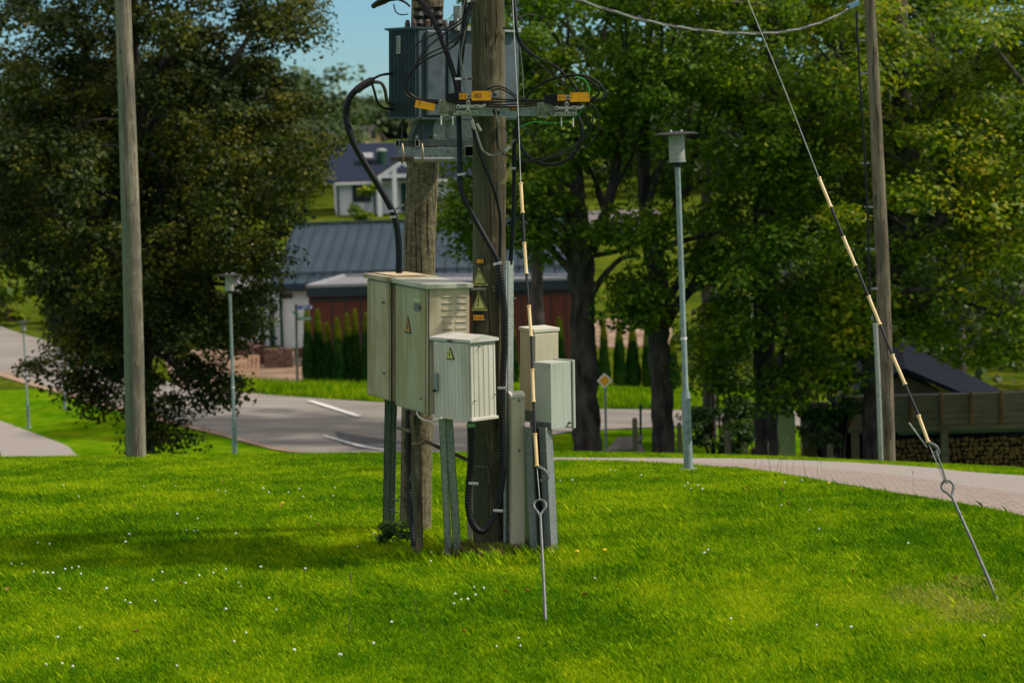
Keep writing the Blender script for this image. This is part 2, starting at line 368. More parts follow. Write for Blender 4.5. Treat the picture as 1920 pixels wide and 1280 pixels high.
m_red = flat('red lens', (.6, .01, .01), .3)
m_blue = flat('blue plate', (.02, .08, .38), .5)
m_gplate = flat('green plate', (.02, .2, .1), .5)
m_petal = flat('white petals', (.82, .80, .76), .7)
m_yp = flat('yellow petals', (.85, .55, .01), .7)
m_stem = flat('stem', (.05, .12, .01), .7)
m_rub = flat('tyre rubber', (.015, .015, .015), .8)

# ------------------------------------------------------------------ ground, roads
def terrain(name, x0, x1, y0, y1, nx, ny, mat, dz=0, label=None):
    xs = np.linspace(x0, x1, nx); ys = np.linspace(y0, y1, ny); X, Y = np.meshgrid(xs, ys); Z = G(X, Y)+dz
    V = np.stack([X.ravel(), Y.ravel(), Z.ravel()], 1); i = np.arange(nx*ny).reshape(ny, nx)
    F = np.stack([i[:-1, :-1], i[:-1, 1:], i[1:, 1:], i[1:, :-1]], -1).reshape(-1)
    o = np_mesh(name, V, F, 4, mat, kind='structure'); o.data.polygons.foreach_set('use_smooth', [True]*len(o.data.polygons)); return o
ys_ = np.concatenate([np.arange(-60, 10, 5), np.arange(10, 60, .4), np.arange(60, 140, 1.5), np.arange(140, 1500, 20)])
xs_ = np.concatenate([np.arange(-900, -60, 40), np.arange(-60, -14, 2), np.arange(-14, 14, .4), np.arange(14, 60, 2), np.arange(60, 901, 40)])
X, Y = np.meshgrid(xs_, ys_); Z = G(X, Y); i = np.arange(X.size).reshape(X.shape)
V = np.stack([X.ravel(), Y.ravel(), Z.ravel()], 1); F = np.stack([i[:-1, :-1], i[:-1, 1:], i[1:, 1:], i[1:, :-1]], -1).reshape(-1)
ground = np_mesh('ground', V, F, 4, [m_lawn, m_far], kind='structure')
cy = np.repeat((ys_[:-1]+ys_[1:])/2, len(xs_)-1)
ground.data.polygons.foreach_set('material_index', (cy > 74).astype(np.int32)); ground.data.polygons.foreach_set('use_smooth', [True]*len(cy))
def strip(name, A, B, mat, dz, nu=40, nv=12, **kw):
    """sheet between two world polylines, draped on the ground"""
    def res(P, n):
        P = [Vector((p[0], p[1], 0)) for p in P]; L = [0]
        for a, b in zip(P, P[1:]): L.append(L[-1]+(b-a).length)
        out = []
        for k in range(n+1):
            s = L[-1]*k/n; j = max(0, min(len(P)-2, next((q for q in range(len(L)-1) if L[q+1] >= s), len(L)-2)))
            t = (s-L[j])/max(1e-6, L[j+1]-L[j]); out.append(P[j].lerp(P[j+1], t))
        return out
    a = res(A, nu); b = res(B, nu); mb = MB(); vs = []
    for k in range(nu+1):
        for j in range(nv+1):
            p = a[k].lerp(b[k], j/nv); vs.append((p.x, p.y, g(p.x, p.y)+dz))
    fs = [(k*(nv+1)+j, (k+1)*(nv+1)+j, (k+1)*(nv+1)+j+1, k*(nv+1)+j+1) for k in range(nu) for j in range(nv)]
    mb.add(vs, fs)
    o = mb.build(name, mat, smooth=True, kind=kw.get('kind', 'structure'))
    me = o.data
    if me.polygons and me.polygons[0].normal.z < 0: me.flip_normals()
    return o
H = lambda lst, Y0=11: [hit(a, b, Y0) for a, b in lst]
farE = H([(-260, 560), (-80, 590), (0, 612), (80, 638), (200, 680), (370, 733), (500, 742), (720, 757), (1050, 769), (1290, 771), (1500, 772), (1900, 772)], 34)
nearE = H([(-260, 640), (-80, 672), (0, 697), (80, 722), (150, 745), (290, 782), (400, 809)], 34) + [onground(560, 55.5), onground(720, 51), onground(860, 52)] + H([(1050, 812), (1290, 800), (1500, 800), (1900, 800)], 34)
strip('road', nearE, farE, m_asph, .035, 90, 14)
va = H([(-260, 646), (-80, 680), (0, 706), (80, 730), (150, 753), (290, 789), (400, 814)], 34)+[onground(560, 54.9), onground(700, 50.6)]
strip('verge', va, [p for p in nearE[:7]]+[onground(560, 55.7), onground(720, 51.2)], m_edge, .028, 60, 3)
strip('road_patch', H([(628, 812), (690, 822), (760, 832)], 50), H([(640, 836), (700, 846), (760, 851)], 50), m_asph2, .05, 8, 6)
def mark(q): 
    p = H(q, 50); strip('road_marking', p[:2], p[3:1:-1], m_white, .065, 8, 2)
mark([(574, 754.5), (668, 785), (679, 783.5), (588, 755)])
mark([(605, 821), (724, 848.6), (726, 847), (608, 820)])
# soil yard in front of the long building
strip('soil_yard', H([(330, 728), (420, 736), (490, 741), (500, 735), (540, 722), (575, 712)], 34), H([(300, 655), (380, 655), (440, 655), (500, 657), (560, 660), (600, 662)], 34), m_dirt, .025, 30, 14)
strip('soil_yard', H([(1050, 655), (1150, 652), (1260, 650)], 60), H([(1050, 600), (1150, 598), (1260, 600)], 60), m_dirt, .03, 12, 12)
# path at far left
strip('path', H([(-60, 772), (0, 790), (60, 812), (130, 838)], 34)+[onground(215, 44), onground(260, 40)], H([(-60, 838), (0, 848)], 34)+[onground(20, 44), onground(60, 41.5), onground(100, 39.5), onground(150, 38)], m_pathgrey, .03, 30, 6)
# paved path at right
pn = H([(1000, 866), (1050, 864), (1150, 865), (1250, 869), (1400, 880), (1500, 895), (1600, 912), (1750, 937), (1920, 970), (2100, 1015)])
pm = H([(1000, 863), (1050, 861.5), (1150, 863), (1250, 865.5), (1400, 870), (1500, 876), (1600, 884), (1750, 902), (1920, 928), (2100, 965)])
pf = H([(1000, 860), (1050, 859), (1150, 859.5), (1250, 860), (1400, 861), (1500, 864), (1600, 868), (1750, 878), (1920, 893), (2100, 918)])
strip('path', pm, pf, m_pathgrey, .012, 60, 8)
m_brk, t_, b_ = newmat('paving bricks')
tc_ = N(t_, 'ShaderNodeNewGeometry'); bt = N(t_, 'ShaderNodeTexBrick'); mp_ = N(t_, 'ShaderNodeMapping'); mp_.inputs['Rotation'].default_value = (0, 0, R(-12))
t_.links.new(tc_.outputs['Position'], mp_.inputs[0]); t_.links.new(mp_.outputs[0], bt.inputs[0])
bt.inputs['Scale'].default_value = 1; bt.inputs['Brick Width'].default_value = .2; bt.inputs['Row Height'].default_value = .1; bt.inputs['Mortar Size'].default_value = .008
bt.inputs['Color1'].default_value = (.27, .21, .18, 1); bt.inputs['Color2'].default_value = (.34, .26, .22, 1); bt.inputs['Mortar'].default_value = (.10, .085, .07, 1)
nb = noise(t_, 9, 3, coord='World'); t_.links.new(mixc(t_, ramp(t_, nb, [(.56, (0, 0, 0)), (.62, (.6, .6, .6))]), bt.outputs[0], (.13, .11, .11)), b_.inputs['Base Color']); b_.inputs['Roughness'].default_value = .9
strip('paved_path', pn, pm, m_brk, .012, 60, 10)

# ------------------------------------------------------------------ grass
def inpoly(x, y, P):
    c = np.zeros(len(x), bool); n = len(P)
    for a in range(n):
        x0_, y0_ = P[a][0], P[a][1]; x1_, y1_ = P[(a+1) % n][0], P[(a+1) % n][1]
        m = ((y0_ > y) != (y1_ > y)) & (x < (x1_-x0_)*(y-y0_)/((y1_-y0_) or 1e-9)+x0_); c ^= m
    return c
def blades(n, y0, y1, pw, hmin, hmax, wd, xlim=None, seedr=1):
    r = np.random.default_rng(seedr)
    u = r.random(n); y = (y0**pw+(y1**pw-y0**pw)*u)**(1/pw); x = (r.random(n)-.5)*.47*y + .0*y
    poly = [(p.x, p.y) for p in pn]+[(p.x, p.y) for p in pf[::-1]]
    k = ~inpoly(x, y, poly); x = x[k]; y = y[k]
    if xlim is not None: k = xlim(x, y); x = x[k]; y = y[k]
    n = len(x); z = G(x, y)-.004
    tall = .8+.35*(np.sin(x*1.7+y*.9)*np.cos(y*1.3-x*.6)*.5+.5)+.35*(np.sin(x*5.1+2)*np.cos(y*4.3)*.5+.5)*r.random(n)
    h = (hmin+(hmax-hmin)*r.random(n)**2)*tall; th = r.random(n)*6.283; ln = h*(.15+.75*r.random(n)); wd_ = wd*(.6+.8*r.random(n))*(y/16)**.6
    bx = np.cos(th)*wd_/2; by = np.sin(th)*wd_/2; ph = r.random(n)*6.283
    lx = np.cos(ph)*ln-.25*h; ly = np.sin(ph)*ln
    V = np.zeros((n, 4, 3)); b = np.stack([x, y, z], 1)
    V[:, 0] = b+np.stack([-bx, -by, 0*x], 1); V[:, 1] = b+np.stack([bx, by, 0*x], 1)
    V[:, 2] = b+np.stack([lx*.35+bx*.8, ly*.35+by*.8, h*.6], 1); V[:, 3] = b+np.stack([lx, ly, h], 1)
    i = np.arange(n)[:, None]*4; F = np.concatenate([i, i+1, i+2, i, i+2, i+3], 1).reshape(-1)
    return V.reshape(-1, 3), F
V1, F1 = blades(1250000, 12.6, 31.5, 1.15, .014, .042, .0046)
V2, F2 = blades(6000, 12.6, 24, 1.5, .04, .085, .0045, seedr=5)
V3, F3 = blades(42000, 16.5, 20, 1.5, .03, .11, .0045, lambda x, y: (np.hypot((x+.13)/.75, (y-18.0)/.7) < 1) & (np.random.default_rng(3).random(len(x)) < 1), seedr=8)
V = np.concatenate([V1, V2, V3]); F = np.concatenate([F1, F2+len(V1), F3+len(V1)+len(V2)])
np_mesh('grass', V, F, 3, m_blade, label='short bright green lawn grass covering the foreground', cat='grass', kind='stuff')
pt = hit(1790, 1128); rdp = np.random.default_rng(31)
def dryf(x, y): return np.hypot((x-pt.x)/.55, (y-pt.y)/1.0)+.25*np.sin(x*9+y*4)+.2*np.cos(y*7-x*5) < .1+.75*rdp.random(len(x))**1.5
Vd, Fd = blades(260000, pt.y-1.0, pt.y+1.0, 1.0, .014, .038, .005, dryf, seedr=77)
m_dry = leafmat('dry grass blade', [(.20, .22, .03), (.34, .33, .06), (.46, .42, .12)], .3, 3)
np_mesh('dry_grass', Vd, Fd, 3, m_dry, label='patch of yellowed dry grass beside the right anchor rod', cat='grass', kind='stuff')
pb_ = onground(925, 17.95)
Vd, Fd = blades(500000, 17.3, 18.4, 1.0, .02, .1, .004, lambda x, y: (np.hypot((x-pb_.x)/.32, (y-pb_.y)/.3) < np.random.default_rng(6).random(len(x))), seedr=78)
np_mesh('dead_grass', Vd, Fd, 3, leafmat('dead grass blade', [(.09, .07, .03), (.18, .15, .05), (.2, .24, .04)], .2, 3), label='brownish untrimmed grass around the foot of the front pole', cat='grass', kind='stuff')
# coarse grass on the far verges
def tufts(n, fn, hmin, hmax, wd, seedr):
    r = np.random.default_rng(seedr); x, y = fn(r, n); k = np.ones(len(x), bool); z = G(x, y)-.02; n = len(x)
    h = hmin+(hmax-hmin)*r.random(n)**2; th = r.random(n)*6.283; V = np.zeros((n, 3, 3)); b = np.stack([x, y, z], 1)
    bx = np.cos(th)*wd; by = np.sin(th)*wd; V[:, 0] = b+np.stack([bx, by, 0*x], 1); V[:, 1] = b-np.stack([bx, by, 0*x], 1)
    V[:, 2] = b+np.stack([(r.random(n)-.5)*h, (r.random(n)-.5)*h, h], 1); return V.reshape(-1, 3), np.arange(3*n)
fe = np.array([(p.x, p.y) for p in farE])
def verge(r, n):
    u = r.random(n); j = (4+u*(len(fe)-6)).astype(int); t = r.random(n); p = fe[j]*(1-t[:, None])+fe[j+1]*t[:, None]
    yy = p[:, 1]+.3+r.random(n)**1.2*5; k = (p[:, 0] > -8.2+0*yy); return p[k, 0]*yy[k]/p[k, 1], yy[k]
Va, Fa = tufts(60000, verge, .06, .3, .02, 2)
np_mesh('verge_grass', Va, Fa, 3, m_blade, label='rougher grass on the far verge of the road below the clipped conifers', cat='grass', kind='stuff')

# ------------------------------------------------------------------ trees
def leaves(centres, radii, nper, size, r, flatn=.6, drop=0):
    n = len(centres)*nper; c = np.repeat(centres, nper, 0); rad = np.repeat(radii, nper, 0)
    d = r.normal(size=(n, 3)); d /= np.linalg.norm(d, axis=1)[:, None]; q = r.random(n)**.42
    off = d*q[:, None]*rad[:, None]*np.array([1, 1, .5]); off[:, 2] -= drop*q*rad*(r.random(n))
    p = c+off
    nm = d*.5+np.array([0, 0, flatn+.2])+r.normal(size=(n, 3))*.42; nm /= np.linalg.norm(nm, axis=1)[:, None]
    a = np.cross(nm, r.normal(size=(n, 3))); a /= np.linalg.norm(a, axis=1)[:, None]; b = np.cross(nm, a)
    s = size*(.65+.7*r.random(n))[:, None]
    V = np.zeros((n, 5, 3)); bend = nm*s*.18
    V[:, 0] = p-a*s*.55; V[:, 1] = p+b*s*.42-a*s*.08+bend; V[:, 2] = p+a*s*.6+b*s*.1; V[:, 3] = p+a*s*.45-b*s*.2; V[:, 4] = p-b*s*.42-a*s*.05+bend
    return V.reshape(-1, 3), np.arange(5*n)
def zones_to_clusters(zones, r, dens, rad=(.35, .8), shell=.55):
    """zones: picture ellipses (cx, cy, rx, ry, depth, half thickness) -> cluster centres"""
    C = []; Rd = []
    for cx, cy, rx, ry, D, dD in zones:
        sc_ = FPX/D; vol = (rx/sc_)*(ry/sc_)*dD; n = max(4, int(dens*vol))
        for _ in range(n):
            d = r.normal(size=3); d /= np.linalg.norm(d); q = shell+(1-shell)*r.random() if r.random() < .75 else r.random()
            d = d*q; Y = D+d[1]*dD; p = W(cx+d[0]*rx*D/Y, cy-d[2]*ry, Y); C.append((p.x, p.y, p.z)); Rd.append(r.uniform(*rad))
    return np.array(C), np.array(Rd)
def tree(name, label, limbs, zones, mat, seedr, dens=2.2, nper=110, size=.11, rad=(.35, .8), boughs=26, group=None, cat='tree', drop=0, ground_z=None):
    """limbs: list of [(px,py,Y,width_px)...]; the first is the trunk"""
    r = np.random.default_rng(seedr); rr = random.Random(seedr)
    b0 = W(limbs[0][0][0], limbs[0][0][1], limbs[0][0][2]); gz = g(b0.x, b0.y); base = Vector((b0.x, b0.y, gz))
    root = empty(name, base, label, cat, group)
    C, Rd = zones_to_clusters(zones, r, dens, rad)
    mb = MB(); nodes = []
    for k, L in enumerate(limbs):
        P = [W(a, b, c) for a, b, c, d in L]; Rs = [d*c/FPX/2 for a, b, c, d in L]
        if k == 0: P.insert(0, Vector((P[0].x, P[0].y, gz-.25))); Rs.insert(0, Rs[0]*1.35)
        S = spline(P, 6); rs = []
        for q in range(len(S)):
            t = q/6; j = min(int(t), len(Rs)-2); f = t-j; rs.append(Rs[j]*(1-f)+Rs[j+1]*f)
        S = [s+Vector((rr.uniform(-1, 1), rr.uniform(-1, 1), 0))*rs[q]*.12 for q, s in enumerate(S)]
        rs = [x*rr.uniform(.93, 1.08) for x in rs]
        mb.tube(S, rs, 10); nodes += [(s, rs[q]) for q, s in enumerate(S) if q > (6 if k == 0 else 2)]
    tgt = rr.sample(range(len(C)), min(boughs, len(C)))
    for j in tgt:
        e = Vector(C[j]); s, rs = min(rr.sample(nodes, min(8, len(nodes))), key=lambda q: (q[0]-e).length+(2 if q[0].z > e.z else 0))
        mid = s.lerp(e, .5)+Vector((rr.uniform(-.3, .3), rr.uniform(-.3, .3), rr.uniform(.0, .5))); r1 = min(rs*.5, .07+.01*(e-s).length)
        mb.tube(spline([s, mid, e], 5), [r1*(1-.8*q/10) for q in range(11)], 6)
    mb.build('trunk', m_bark, root, smooth=True)
    V, F = leaves(C, Rd, nper, size, r, drop=drop)
    np_mesh('crown', V, F, 5, mat, root)
    return root
D = 48
tree('linden_tree', 'big dark olive linden with branches drooping almost to the grass behind the old grey pole', [
    [(262, 838, D, 58), (262, 700, D, 48), (258, 560, D, 46), (255, 430, D, 44), (262, 300, D, 38), (250, 150, D, 30), (240, -60, D, 18)],
    [(255, 420, D, 30), (330, 330, D-.5, 24), (390, 210, D-.8, 18), (440, 110, D-1, 12), (500, 30, D-1, 7)],
    [(258, 330, D, 26), (200, 220, D+.5, 20), (160, 100, D+.5, 14), (120, -40, D, 8)],
    [(255, 500, D, 20), (330, 430, D-1, 14), (420, 380, D-2, 8)],
    [(255, 480, D, 20), (170, 420, D-1, 14), (60, 400, D-2, 8)],
    [(262, 640, D, 12), (330, 690, D-1.5, 7), (370, 770, D-2, 4)],
    [(262, 620, D, 12), (180, 640, D-1.5, 7), (90, 680, D-2, 4)]],
    [(60, 190, 160, 120, D, 4), (230, 60, 170, 120, D, 5), (330, 210, 170, 110, D, 4.5), (140, 330, 230, 150, D, 5), (400, 330, 190, 130, D, 5),
     (470, 20, 130, 50, D, 3), (570, 40, 48, 66, D, 1.8), (430, 70, 70, 50, D, 2), (400, 140, 80, 60, D, 2.5), (500, 150, 50, 40, D, 1.6), (480, 50, 70, 50, D, 2), (545, 210, 85, 60, D, 3), (570, 280, 60, 90, D, 2.5), (40, 30, 130, 60, D, 3),
     (280, 480, 240, 120, D, 5), (440, 430, 100, 90, D, 3), (60, 450, 90, 60, D, 3), (200, 560, 170, 70, D, 4), (420, 560, 100, 90, D, 3), (380, 650, 85, 60, D, 3), (435, 590, 50, 45, D, 1.8), (395, 715, 50, 35, D-1, 1.5),
     (200, 640, 120, 45, D-1, 3), (130, 640, 70, 35, D-1, 1.6), (220, 690, 60, 30, D-1, 1.4), (110, 690, 70, 30, D-1, 1.2), (310, 730, 90, 60, D-1, 2.5), (180, 735, 50, 25, D-1, 1), (300, 800, 60, 28, D-1, 1.4), (310, 600, 120, 90, D, 4), (500, 500, 32, 60, D, 1.4), (340, -110, 300, 80, D, 5)],
    m_leafL, 3, dens=4.6, nper=300, size=.078, rad=(.3, .8), boughs=70, drop=.5)
# row of maples
D = 45
maples = []
tree('maple_tree', 'maple behind the cabinets whose trunk forks low into several thick limbs', [
    [(1101, 848, D, 58), (1096, 720, D, 50), (1092, 600, D, 46), (1090, 520, D, 48), (1086, 450, D, 52), (1084, 380, D, 30), (1078, 280, D, 22), (1060, 100, D, 14)],
    [(1095, 500, D, 26), (1125, 430, D, 22), (1148, 350, D, 20), (1168, 240, D, 14), (1190, 60, D, 8)],
    [(1086, 470, D, 24), (1062, 400, D, 18), (1050, 350, D, 12), (1000, 250, D, 8)],
    [(1105, 560, D, 14), (1130, 520, D-.3, 12), (1165, 485, D-.5, 9), (1200, 480, D-.6, 6)],
    [(1100, 480, D, 12), (1160, 470, D+.5, 8), (1230, 440, D+.7, 6)]],
    [(960, 90, 110, 120, D, 3.5), (1060, 170, 130, 110, D, 3.5), (1080, -30, 160, 90, D, 4), (1010, 310, 100, 70, D, 3), (900, 350, 70, 45, D, 2), (870, 420, 45, 28, D-.5, 1), (1150, 300, 90, 60, D, 3),
     (895, 450, 40, 22, D-.5, .8), (1005, 440, 50, 45, D, 1.5), (1020, 390, 60, 40, D, 2), (870, 280, 45, 60, D, 1.6), (1170, 170, 80, 90, D, 3), (1170, 420, 50, 25, D-1, 1)],
    m_leafR, 21, dens=4.2, nper=260, size=.088, rad=(.35, 1.0), boughs=40, group='maples in a row behind the path')
tree('maple_tree', 'straight mossy maple trunk just left of the nearest street lamp', [
    [(1243, 850, D, 46), (1240, 740, D, 40), (1235, 640, D, 40), (1238, 560, D, 42), (1226, 470, D, 38), (1212, 400, D, 26), (1206, 300, D, 22), (1215, 120, D, 18), (1225, -60, D, 12)],
    [(1245, 610, D, 24), (1275, 565, D-.3, 19), (1310, 535, D-.5, 15), (1370, 520, D-.8, 9)],
    [(1230, 480, D, 16), (1262, 400, D+.4, 17), (1290, 330, D+.8, 14), (1310, 240, D+1, 10), (1330, 100, D+1, 6)],
    [(1232, 560, D, 10), (1190, 570, D-.4, 7), (1175, 545, D-.5, 5), (1180, 590, D-.6, 3)]],
    [(1250, 140, 110, 120, D, 3.5), (1240, -30, 140, 80, D, 4), (1330, 200, 100, 110, D, 3.5), (1260, 360, 50, 60, D+1, 2), (1340, 400, 90, 80, D, 3), (1310, 490, 70, 40, D-1, 1.6),
     (1190, 545, 50, 22, D-1, .9), (1175, 590, 40, 20, D-1, .8), (1390, 300, 60, 80, D, 2.5), (1230, 430, 60, 30, D-1, 1.4), (1170, 60, 60, 110, D, 2.5), (1400, 470, 50, 50, D-1, 1.6)],
    m_leafR, 22, dens=4.2, nper=260, size=.088, rad=(.35, 1.0), boughs=36, group='maples in a row behind the path')
tree('maple_tree', 'leafy maple between the nearest street lamp and the brown pole, low branches hiding its trunk', [
    [(1437, 850, D, 50), (1434, 740, D, 40), (1432, 640, D, 40), (1436, 540, D, 44), (1428, 420, D, 34), (1440, 250, D, 28), (1450, 60, D, 20), (1455, -60, D, 14)],
    [(1436, 560, D, 20), (1400, 530, D-.5, 14), (1340, 560, D-1, 8)],
    [(1432, 470, D, 22), (1500, 400, D+.5, 18), (1545, 300, D+.8, 22), (1560, 200, D+1, 14), (1580, 60, D+1, 8)],
    [(1434, 620, D, 10), (1490, 640, D-1, 7), (1540, 690, D-1, 4)]],
    [(1430, 120, 110, 130, D, 3.5), (1420, -40, 150, 80, D, 4), (1500, 240, 100, 110, D-.5, 3.5), (1460, 420, 110, 70, D-1, 3), (1530, 470, 90, 70, D-1, 3), (1560, 380, 70, 70, D-1, 2.5),
     (1400, 600, 90, 55, D-1, 2.2), (1510, 610, 90, 50, D-1, 2.2), (1560, 690, 80, 50, D-1, 2), (1380, 690, 70, 60, D-1, 1.6), (1480, 720, 60, 60, D-1.5, 1.4), (1330, 640, 50, 40, D, 1.3), (1440, 520, 100, 60, D-1, 2.4), (1500, 340, 110, 80, D-1, 2.5), (1540, 560, 70, 70, D-1, 2), (1360, 560, 50, 40, D-1, 1.2)],
    m_leafR, 23, dens=4.2, nper=260, size=.088, rad=(.35, 1.0), boughs=40, group='maples in a row behind the path')
tree('maple_tree', 'bright maple with a dark scarred trunk directly behind the brown pole', [
    [(1638, 850, D-1, 46), (1636, 740, D-1, 38), (1630, 640, D-1, 34), (1640, 560, D-1, 44), (1665, 490, D-1, 66), (1690, 400, D-1, 50), (1700, 280, D-1, 48), (1690, 170, D-1, 40), (1680, 0, D-1, 26)],
    [(1672, 500, D-1, 30), (1720, 450, D-1.4, 24), (1790, 400, D-1.8, 16), (1880, 360, D-2, 8)],
    [(1645, 540, D-1, 26), (1660, 400, D-.4, 22), (1665, 250, D, 18), (1650, 60, D, 12)],
    [(1700, 240, D-1, 22), (1760, 190, D-1.4, 16), (1830, 140, D-1.6, 12), (1920, 110, D-2, 8)]],
    [(1620, 90, 110, 110, D-1, 3.5), (1620, -40, 130, 70, D-1, 4), (1580, 240, 80, 100, D-1, 3), (1740, 60, 110, 80, D-1.5, 3), (1790, 180, 110, 80, D-2, 3), (1690, 350, 90, 60, D-2.5, 2), (1800, 340, 110, 80, D-2, 3),
     (1600, 430, 80, 70, D-2, 2.5), (1760, 460, 110, 45, D-2, 2), (1800, 560, 110, 55, D-2, 2.5), (1760, 640, 70, 35, D-2, 1.4), (1600, 560, 45, 50, D-2, 1.5), (1720, 560, 40, 50, D-1, 1.4), (1640, 300, 70, 90, D-.5, 2), (1740, 260, 80, 60, D-2, 2), (1600, 640, 50, 50, D-2, 1.2), (1820, 450, 100, 70, D-2, 2)],
    m_leafM, 24, dens=4.2, nper=260, size=.088, rad=(.35, 1.0), boughs=40, group='maples in a row behind the path')
tree('maple_tree', 'rightmost maple, its yellowing crown hanging over the firewood shed', [
    [(2010, 860, D-2, 50), (2000, 640, D-2, 44), (1990, 420, D-2, 36), (1980, 200, D-2, 26), (1970, -40, D-2, 14)],
    [(1995, 480, D-2, 22), (1930, 400, D-2.5, 16), (1860, 330, D-3, 10)],
    [(1990, 560, D-2, 18), (1930, 540, D-2.8, 10), (1860, 600, D-3, 5)]],
    [(1900, 60, 100, 100, D-2, 3), (1920, 240, 80, 90, D-2, 3), (1900, 400, 80, 60, D-2.5, 2.4), (1890, 640, 70, 50, D-3, 1.6), (1990, 300, 120, 200, D-2, 3), (1900, 520, 80, 60, D-2.5, 2.2), (1990, 560, 80, 100, D-2, 2.5)],
    m_leafM, 25, dens=4.2, nper=260, size=.088, rad=(.35, 1.0), boughs=30, group='maples in a row behind the path')
# second rank, further away and dark
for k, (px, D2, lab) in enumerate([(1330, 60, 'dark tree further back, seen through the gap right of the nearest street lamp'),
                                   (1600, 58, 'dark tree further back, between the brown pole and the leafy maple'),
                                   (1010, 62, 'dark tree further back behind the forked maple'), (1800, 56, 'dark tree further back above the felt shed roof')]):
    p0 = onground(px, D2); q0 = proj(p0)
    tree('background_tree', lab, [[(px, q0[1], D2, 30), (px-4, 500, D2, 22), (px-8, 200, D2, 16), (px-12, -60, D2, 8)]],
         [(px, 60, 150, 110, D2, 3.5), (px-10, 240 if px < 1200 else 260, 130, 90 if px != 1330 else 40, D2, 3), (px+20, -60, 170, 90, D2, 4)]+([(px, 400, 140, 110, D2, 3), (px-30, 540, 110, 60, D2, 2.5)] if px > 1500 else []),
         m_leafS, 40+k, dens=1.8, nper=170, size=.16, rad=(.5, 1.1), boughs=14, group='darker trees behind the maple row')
# shrubs in the shade right of the lamp
def shrub(name, label, zones, mat, seedr, size=.1, dens=5, nper=110, rad=(.2, .45), cat='shrub', group=None, D_=None):
    r = np.random.default_rng(seedr); C, Rd = zones_to_clusters(zones, r, dens, rad)
    z0 = zones[0]; b = onground(z0[0], z0[4]); root = empty(name, b, label, cat, group)
    gz = G(C[:, 0], C[:, 1]); C[:, 2] = np.maximum(C[:, 2], gz+.1)
    mb = MB(); rr = random.Random(seedr)
    for j in rr.sample(range(len(C)), min(16, len(C))):
        e = Vector(C[j]); s = b+Vector((rr.uniform(-.2, .2), rr.uniform(-.2, .2), -.05)); mb.tube(spline([s, s.lerp(e, .5)+Vector((0, 0, .1)), e], 4), [.022*(1-.08*q) for q in range(9)], 5)
    mb.build('stem', m_bark, root, smooth=True); V, F = leaves(C, Rd, nper, size, r); np_mesh('foliage', V, F, 5, mat, root); return root
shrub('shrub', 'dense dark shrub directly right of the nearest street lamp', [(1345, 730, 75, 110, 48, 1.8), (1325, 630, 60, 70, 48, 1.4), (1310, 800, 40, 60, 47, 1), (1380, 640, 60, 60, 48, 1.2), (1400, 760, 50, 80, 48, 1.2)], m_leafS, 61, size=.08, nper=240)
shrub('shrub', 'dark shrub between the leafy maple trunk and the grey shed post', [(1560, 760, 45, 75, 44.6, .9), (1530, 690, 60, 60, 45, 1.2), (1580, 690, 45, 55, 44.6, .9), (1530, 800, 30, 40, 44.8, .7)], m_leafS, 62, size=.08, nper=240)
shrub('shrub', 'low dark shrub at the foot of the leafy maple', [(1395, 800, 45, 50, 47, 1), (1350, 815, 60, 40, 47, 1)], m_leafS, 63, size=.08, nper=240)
shrub('shrub', 'yellowish bush growing in front of the white house window', [(682, 385, 26, 26, 172, 1.6), (690, 358, 10, 18, 172, .6)], m_leafM, 64, size=.3, dens=2.5, nper=50, rad=(.4, .8))
shrub('shrub', 'round green bush behind the road at the far left edge', [(20, 545, 70, 55, 108, 3.0), (-40, 520, 60, 60, 108, 3)], m_leafM, 65, size=.35, dens=1.2, nper=90, rad=(.5, 1.1))
shrub('shrub', 'bright green bush seen through the linden branches at far left', [(100, 560, 50, 50, 106, 2.4)], m_leafR, 66, size=.3, dens=1.6, nper=90, rad=(.5, 1.0))
# conifers of the clipped row
def thuja_mesh(seedr, h=2.15, wd=.42):
    r = np.random.default_rng(seedr); n = 9000; t = r.random(n)**.85; z = t*h
    prof = wd*np.clip(1.0-t, 0, 1)**.8*np.clip(.75+t*1.6, 0, 1)*1.12; th = r.random(n)*6.283; q = .62+.38*r.random(n)+.09*np.sin(th*3+z*6)
    rr_ = prof*q; p = np.stack([np.cos(th)*rr_, np.sin(th)*rr_, z], 1)
    out = np.stack([np.cos(th), np.sin(th), 0*th], 1); upv = np.stack([.25*np.cos(th), .25*np.sin(th), np.ones(n)], 1)+r.normal(size=(n, 3))*.18
    s = (.05+.05*r.random(n))[:, None]; a = np.cross(upv, out+r.normal(size=(n, 3))*.5); a /= np.linalg.norm(a, axis=1)[:, None]
    V = np.stack([p-a*s*.35, p+a*s*.35, p+upv*s*1.3], 1); F = np.arange(3*n)
    return V.reshape(-1, 3), F, t
TH = []
def thuja(px, tip, Yd, k, label):
    b = onground(px, Yd); top = W(px, tip, Yd); h = top.z-b.z
    root = empty('conifer', b, label, 'conifer', 'columnar conifers in a row before the brown garage')
    V, F, t = thuja_mesh(100+k, h, .205+.045*math.sin(k*2.3))
    hi = t[:] > .76-.1*np.random.default_rng(k).random(len(t)); n = len(t); V3_ = V.reshape(n, 3, 3)
    a = V3_[~hi].reshape(-1, 3)+np.array(b); c = V3_[hi].reshape(-1, 3)+np.array(b)
    np_mesh('foliage', a, np.arange(len(a)), 3, m_thuja, root); np_mesh('tip', c, np.arange(len(c)), 3, m_tip, root)
    MB().tube([b+Vector((0, 0, -.1)), b+Vector((0, 0, h*.8))], [.05, .012], 6).build('stem', m_bark, root)
